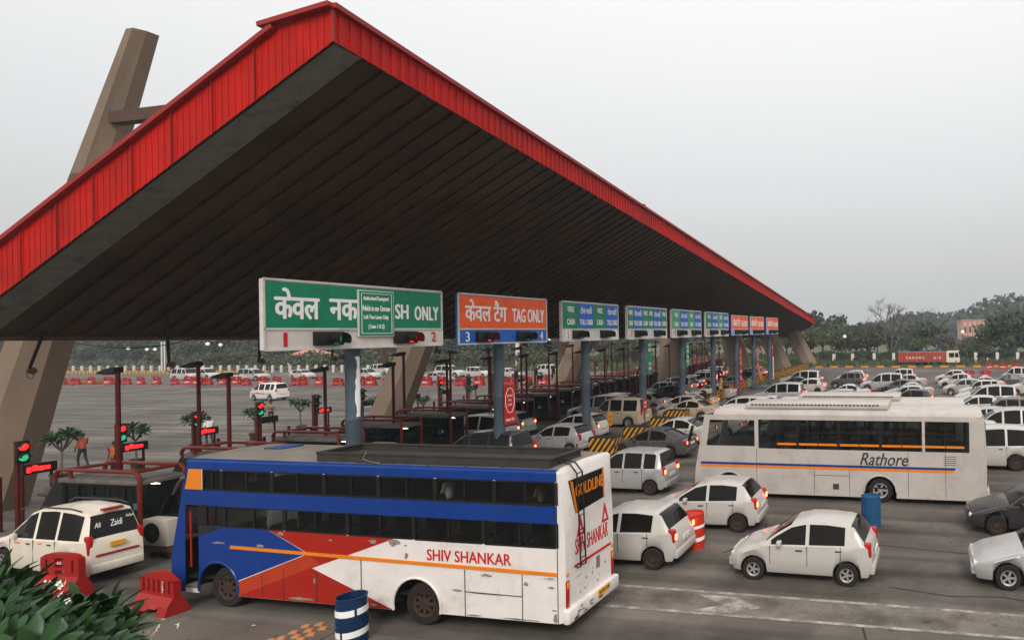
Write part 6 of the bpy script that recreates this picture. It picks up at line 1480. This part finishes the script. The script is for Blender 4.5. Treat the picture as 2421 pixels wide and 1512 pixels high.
# fences of white posts
def fence(name, label, pts, ph, pw, m_, railm=None, hz=None):
    t = thing(name, label, 'fence', pts[0])
    o0 = Vector(pts[0])
    for p_ in pts:
        q = MB(); q.box((0, 0, ph / 2), (pw, pw, ph), ch=.03); o = q.build('post', M[m_], t, angle=None); o.location = Vector(p_) - o0
    if railm:
        q = MB()
        for a, b in zip(pts, pts[1:]):
            for z in (hz or (.5 * ph, .8 * ph)): q.bar(Vector(a) - o0 + Vector((0, 0, z)), Vector(b) - o0 + Vector((0, 0, z)), .06, .08)
        q.build('rail', M[railm], t, angle=None)
    return t
fence('post_fence', 'fence of white posts along the far road at left, seen under the canopy', [tuple(G(112 + i * 20.5, 879.5)) for i in range(40)], 1.35, .34, 'post', 'wall', (.35, .9))
fence('kerb_fence', 'low fence of yellow posts just in front of the white post fence at left', [tuple(G(118 + i * 9.0, 884.5)) for i in range(58)], .75, .26, 'yellow', 'wall', (.3,))
fence('post_fence', 'row of white boundary posts in front of the right hand trees', [tuple(G(u, v)) for u, v in ((1972, 857), (2016, 856), (2067, 855), (2113, 855), (2160, 855), (2210, 855), (2262, 855), (2307, 854), (2358, 854), (2406, 854))], 1.7, .55, 'post')
hq = MB(); r_ = random.Random(77); a, b = G(1935, 855), G(2480, 852)
for i in range(9000):
    f = r_.random(); c = a.lerp(b, f) + Vector((0, r_.uniform(.6, 2.6), r_.random() ** .7 * (1.9 + .3 * math.sin(f * 40)))); w_ = r_.uniform(.08, .22); x_ = Vector((r_.gauss(0, 1), r_.gauss(0, 1), r_.gauss(0, .6))).normalized(); y_ = x_.orthogonal().normalized(); z_ = x_.cross(y_)
    hq.quad(c - y_ * w_, c - z_ * w_, c + y_ * w_, c + z_ * w_)
tag(hq.build('hedge', M['crown2'], angle=None, fix=False), 'long dark hedge behind the white boundary posts at right', 'hedge', None)
# verge bank of rough grass clumps between road and trees
gq = MB()
for i in range(9000):
    u = r_.uniform(80, 2450); v = r_.uniform(846, 878) + (.0 if u < 1500 else -8); p_ = G(u, v)
    if p_.y < (97 if p_.x < -30 else 108): continue
    w_ = r_.uniform(.25, .7); h_ = r_.uniform(.4, 1.1); an = r_.uniform(0, 3.14)
    gq.poly([p_ + Vector((math.cos(an) * w_, math.sin(an) * w_, 0)), p_ + Vector((-math.cos(an) * w_, -math.sin(an) * w_, 0)), p_ + Vector((r_.uniform(-.2, .2), r_.uniform(-.2, .2), h_))])
tag(gq.build('rough_grass', M['crown'], angle=None, fix=False), 'rough grass and weeds along the far verges', 'grass', None, 'stuff')
# street lamps far away
def street_lamp(label, h, group='white globe street lamps far away'):
    t = thing('street_lamp', label, 'street lamp', (0, 0, 0), 0, group)
    q = MB(); q.tube([(0, 0, 0), (0, 0, h)], [.10, .07], 8); q.build('post', M['dgrey'], t)
    q = MB(); q.lathe([(0, -.32), (.22, -.22), (.32, 0), (.22, .22), (0, .32)], 12, 0, 'Z', (0, 0, h + .25)); q.build('globe', M['lampglobe'], t); return t
l0 = street_lamp('globe street lamp in front of the trees right of the canopy tip', 4.6)
LS = [(1998, 857, 1.05, None), (2277, 850, 1.15, 'globe street lamp right of the red truck'), (304, 877, 1.0, 'globe street lamp at far left above the white posts'), (348, 877, .95, 'first of two close globe lamps near the triple mast'), (367, 877, .95, 'second of two close globe lamps near the triple mast'), (492, 876, 1.15, 'globe lamp left of the hanging floodlight rod'), (522, 875, 1.1, 'globe lamp just right of the hanging floodlight rod'), (666, 872, 1.2, 'globe lamp above the white minivan'), (731, 870, 1.1, 'globe lamp above the pavilion roof'), (845, 868, 1.2, 'globe lamp behind the blue pole of the green sign'), (1145, 862, 1.2, 'globe lamp left of the orange sign pole'), (1300, 858, 1.1, 'globe lamp right of the orange sign pole')]
for u, v, s_, lb in LS: o = l0 if lb is None else dup(l0, None, None, lb); put(o, u, v, s_, 0)
t = thing('triple_mast', 'three tall pale poles standing close together beyond the far road at left', 'mast', tuple(G(383, 880)))
for i in range(3):
    q = MB(); q.tube([(i * .75, 0, 0), (i * .75, 0, 6.2)], .14, 8); q.build('pole', M['post'], t)
t = thing('concrete_mast', 'pale concrete mast rising behind the queue right of the orange sign pole', 'mast', tuple(G(1224, 868)))
q = MB(); q.tube([(0, 0, 0), (0, 0, 7.6)], [.45, .32], 10); q.build('pole', M['post'], t)
q = MB(); q.box((0, 0, 7.7), (1.3, .5, .25)); q.build('cap', M['post'], t)
# striped kerb blocks on the far median at left
kb = stripes_block('black and yellow block on the far median behind the red barriers', 'median_block', 2.2, .6, .75, 'striped blocks on the far median at left')
for i, u in enumerate((134, 165, 190, 238, 262)):
    p = G(u, 907); o = kb if i == 0 else dup(kb); o.location = (p.x, 72.2, 0); o['label'] = 'black and yellow block on the far median behind the red barriers, ' + ['leftmost', 'second', 'third', 'fourth', 'rightmost'][i] + ' of five'

# ---------------------------------------------------------------- haze
HZ = 0.00055
if HZ > 0:
    q = MB(); q.box((-100, 330, 24), (1700, 900, 50)); hz = q.build('haze', [], None, angle=None); hz['kind'] = 'stuff'; hz['label'] = 'pale evening haze'
    hm = bpy.data.materials.new('haze'); hm.use_nodes = True; n = hm.node_tree.nodes; n.clear(); out = n.new('ShaderNodeOutputMaterial'); pv = n.new('ShaderNodeVolumePrincipled')
    pv.inputs['Color'].default_value = (.80, .88, .95, 1); pv.inputs['Density'].default_value = HZ; pv.inputs['Anisotropy'].default_value = .2
    hm.node_tree.links.new(pv.outputs[0], out.inputs['Volume']); hz.data.materials.append(hm)
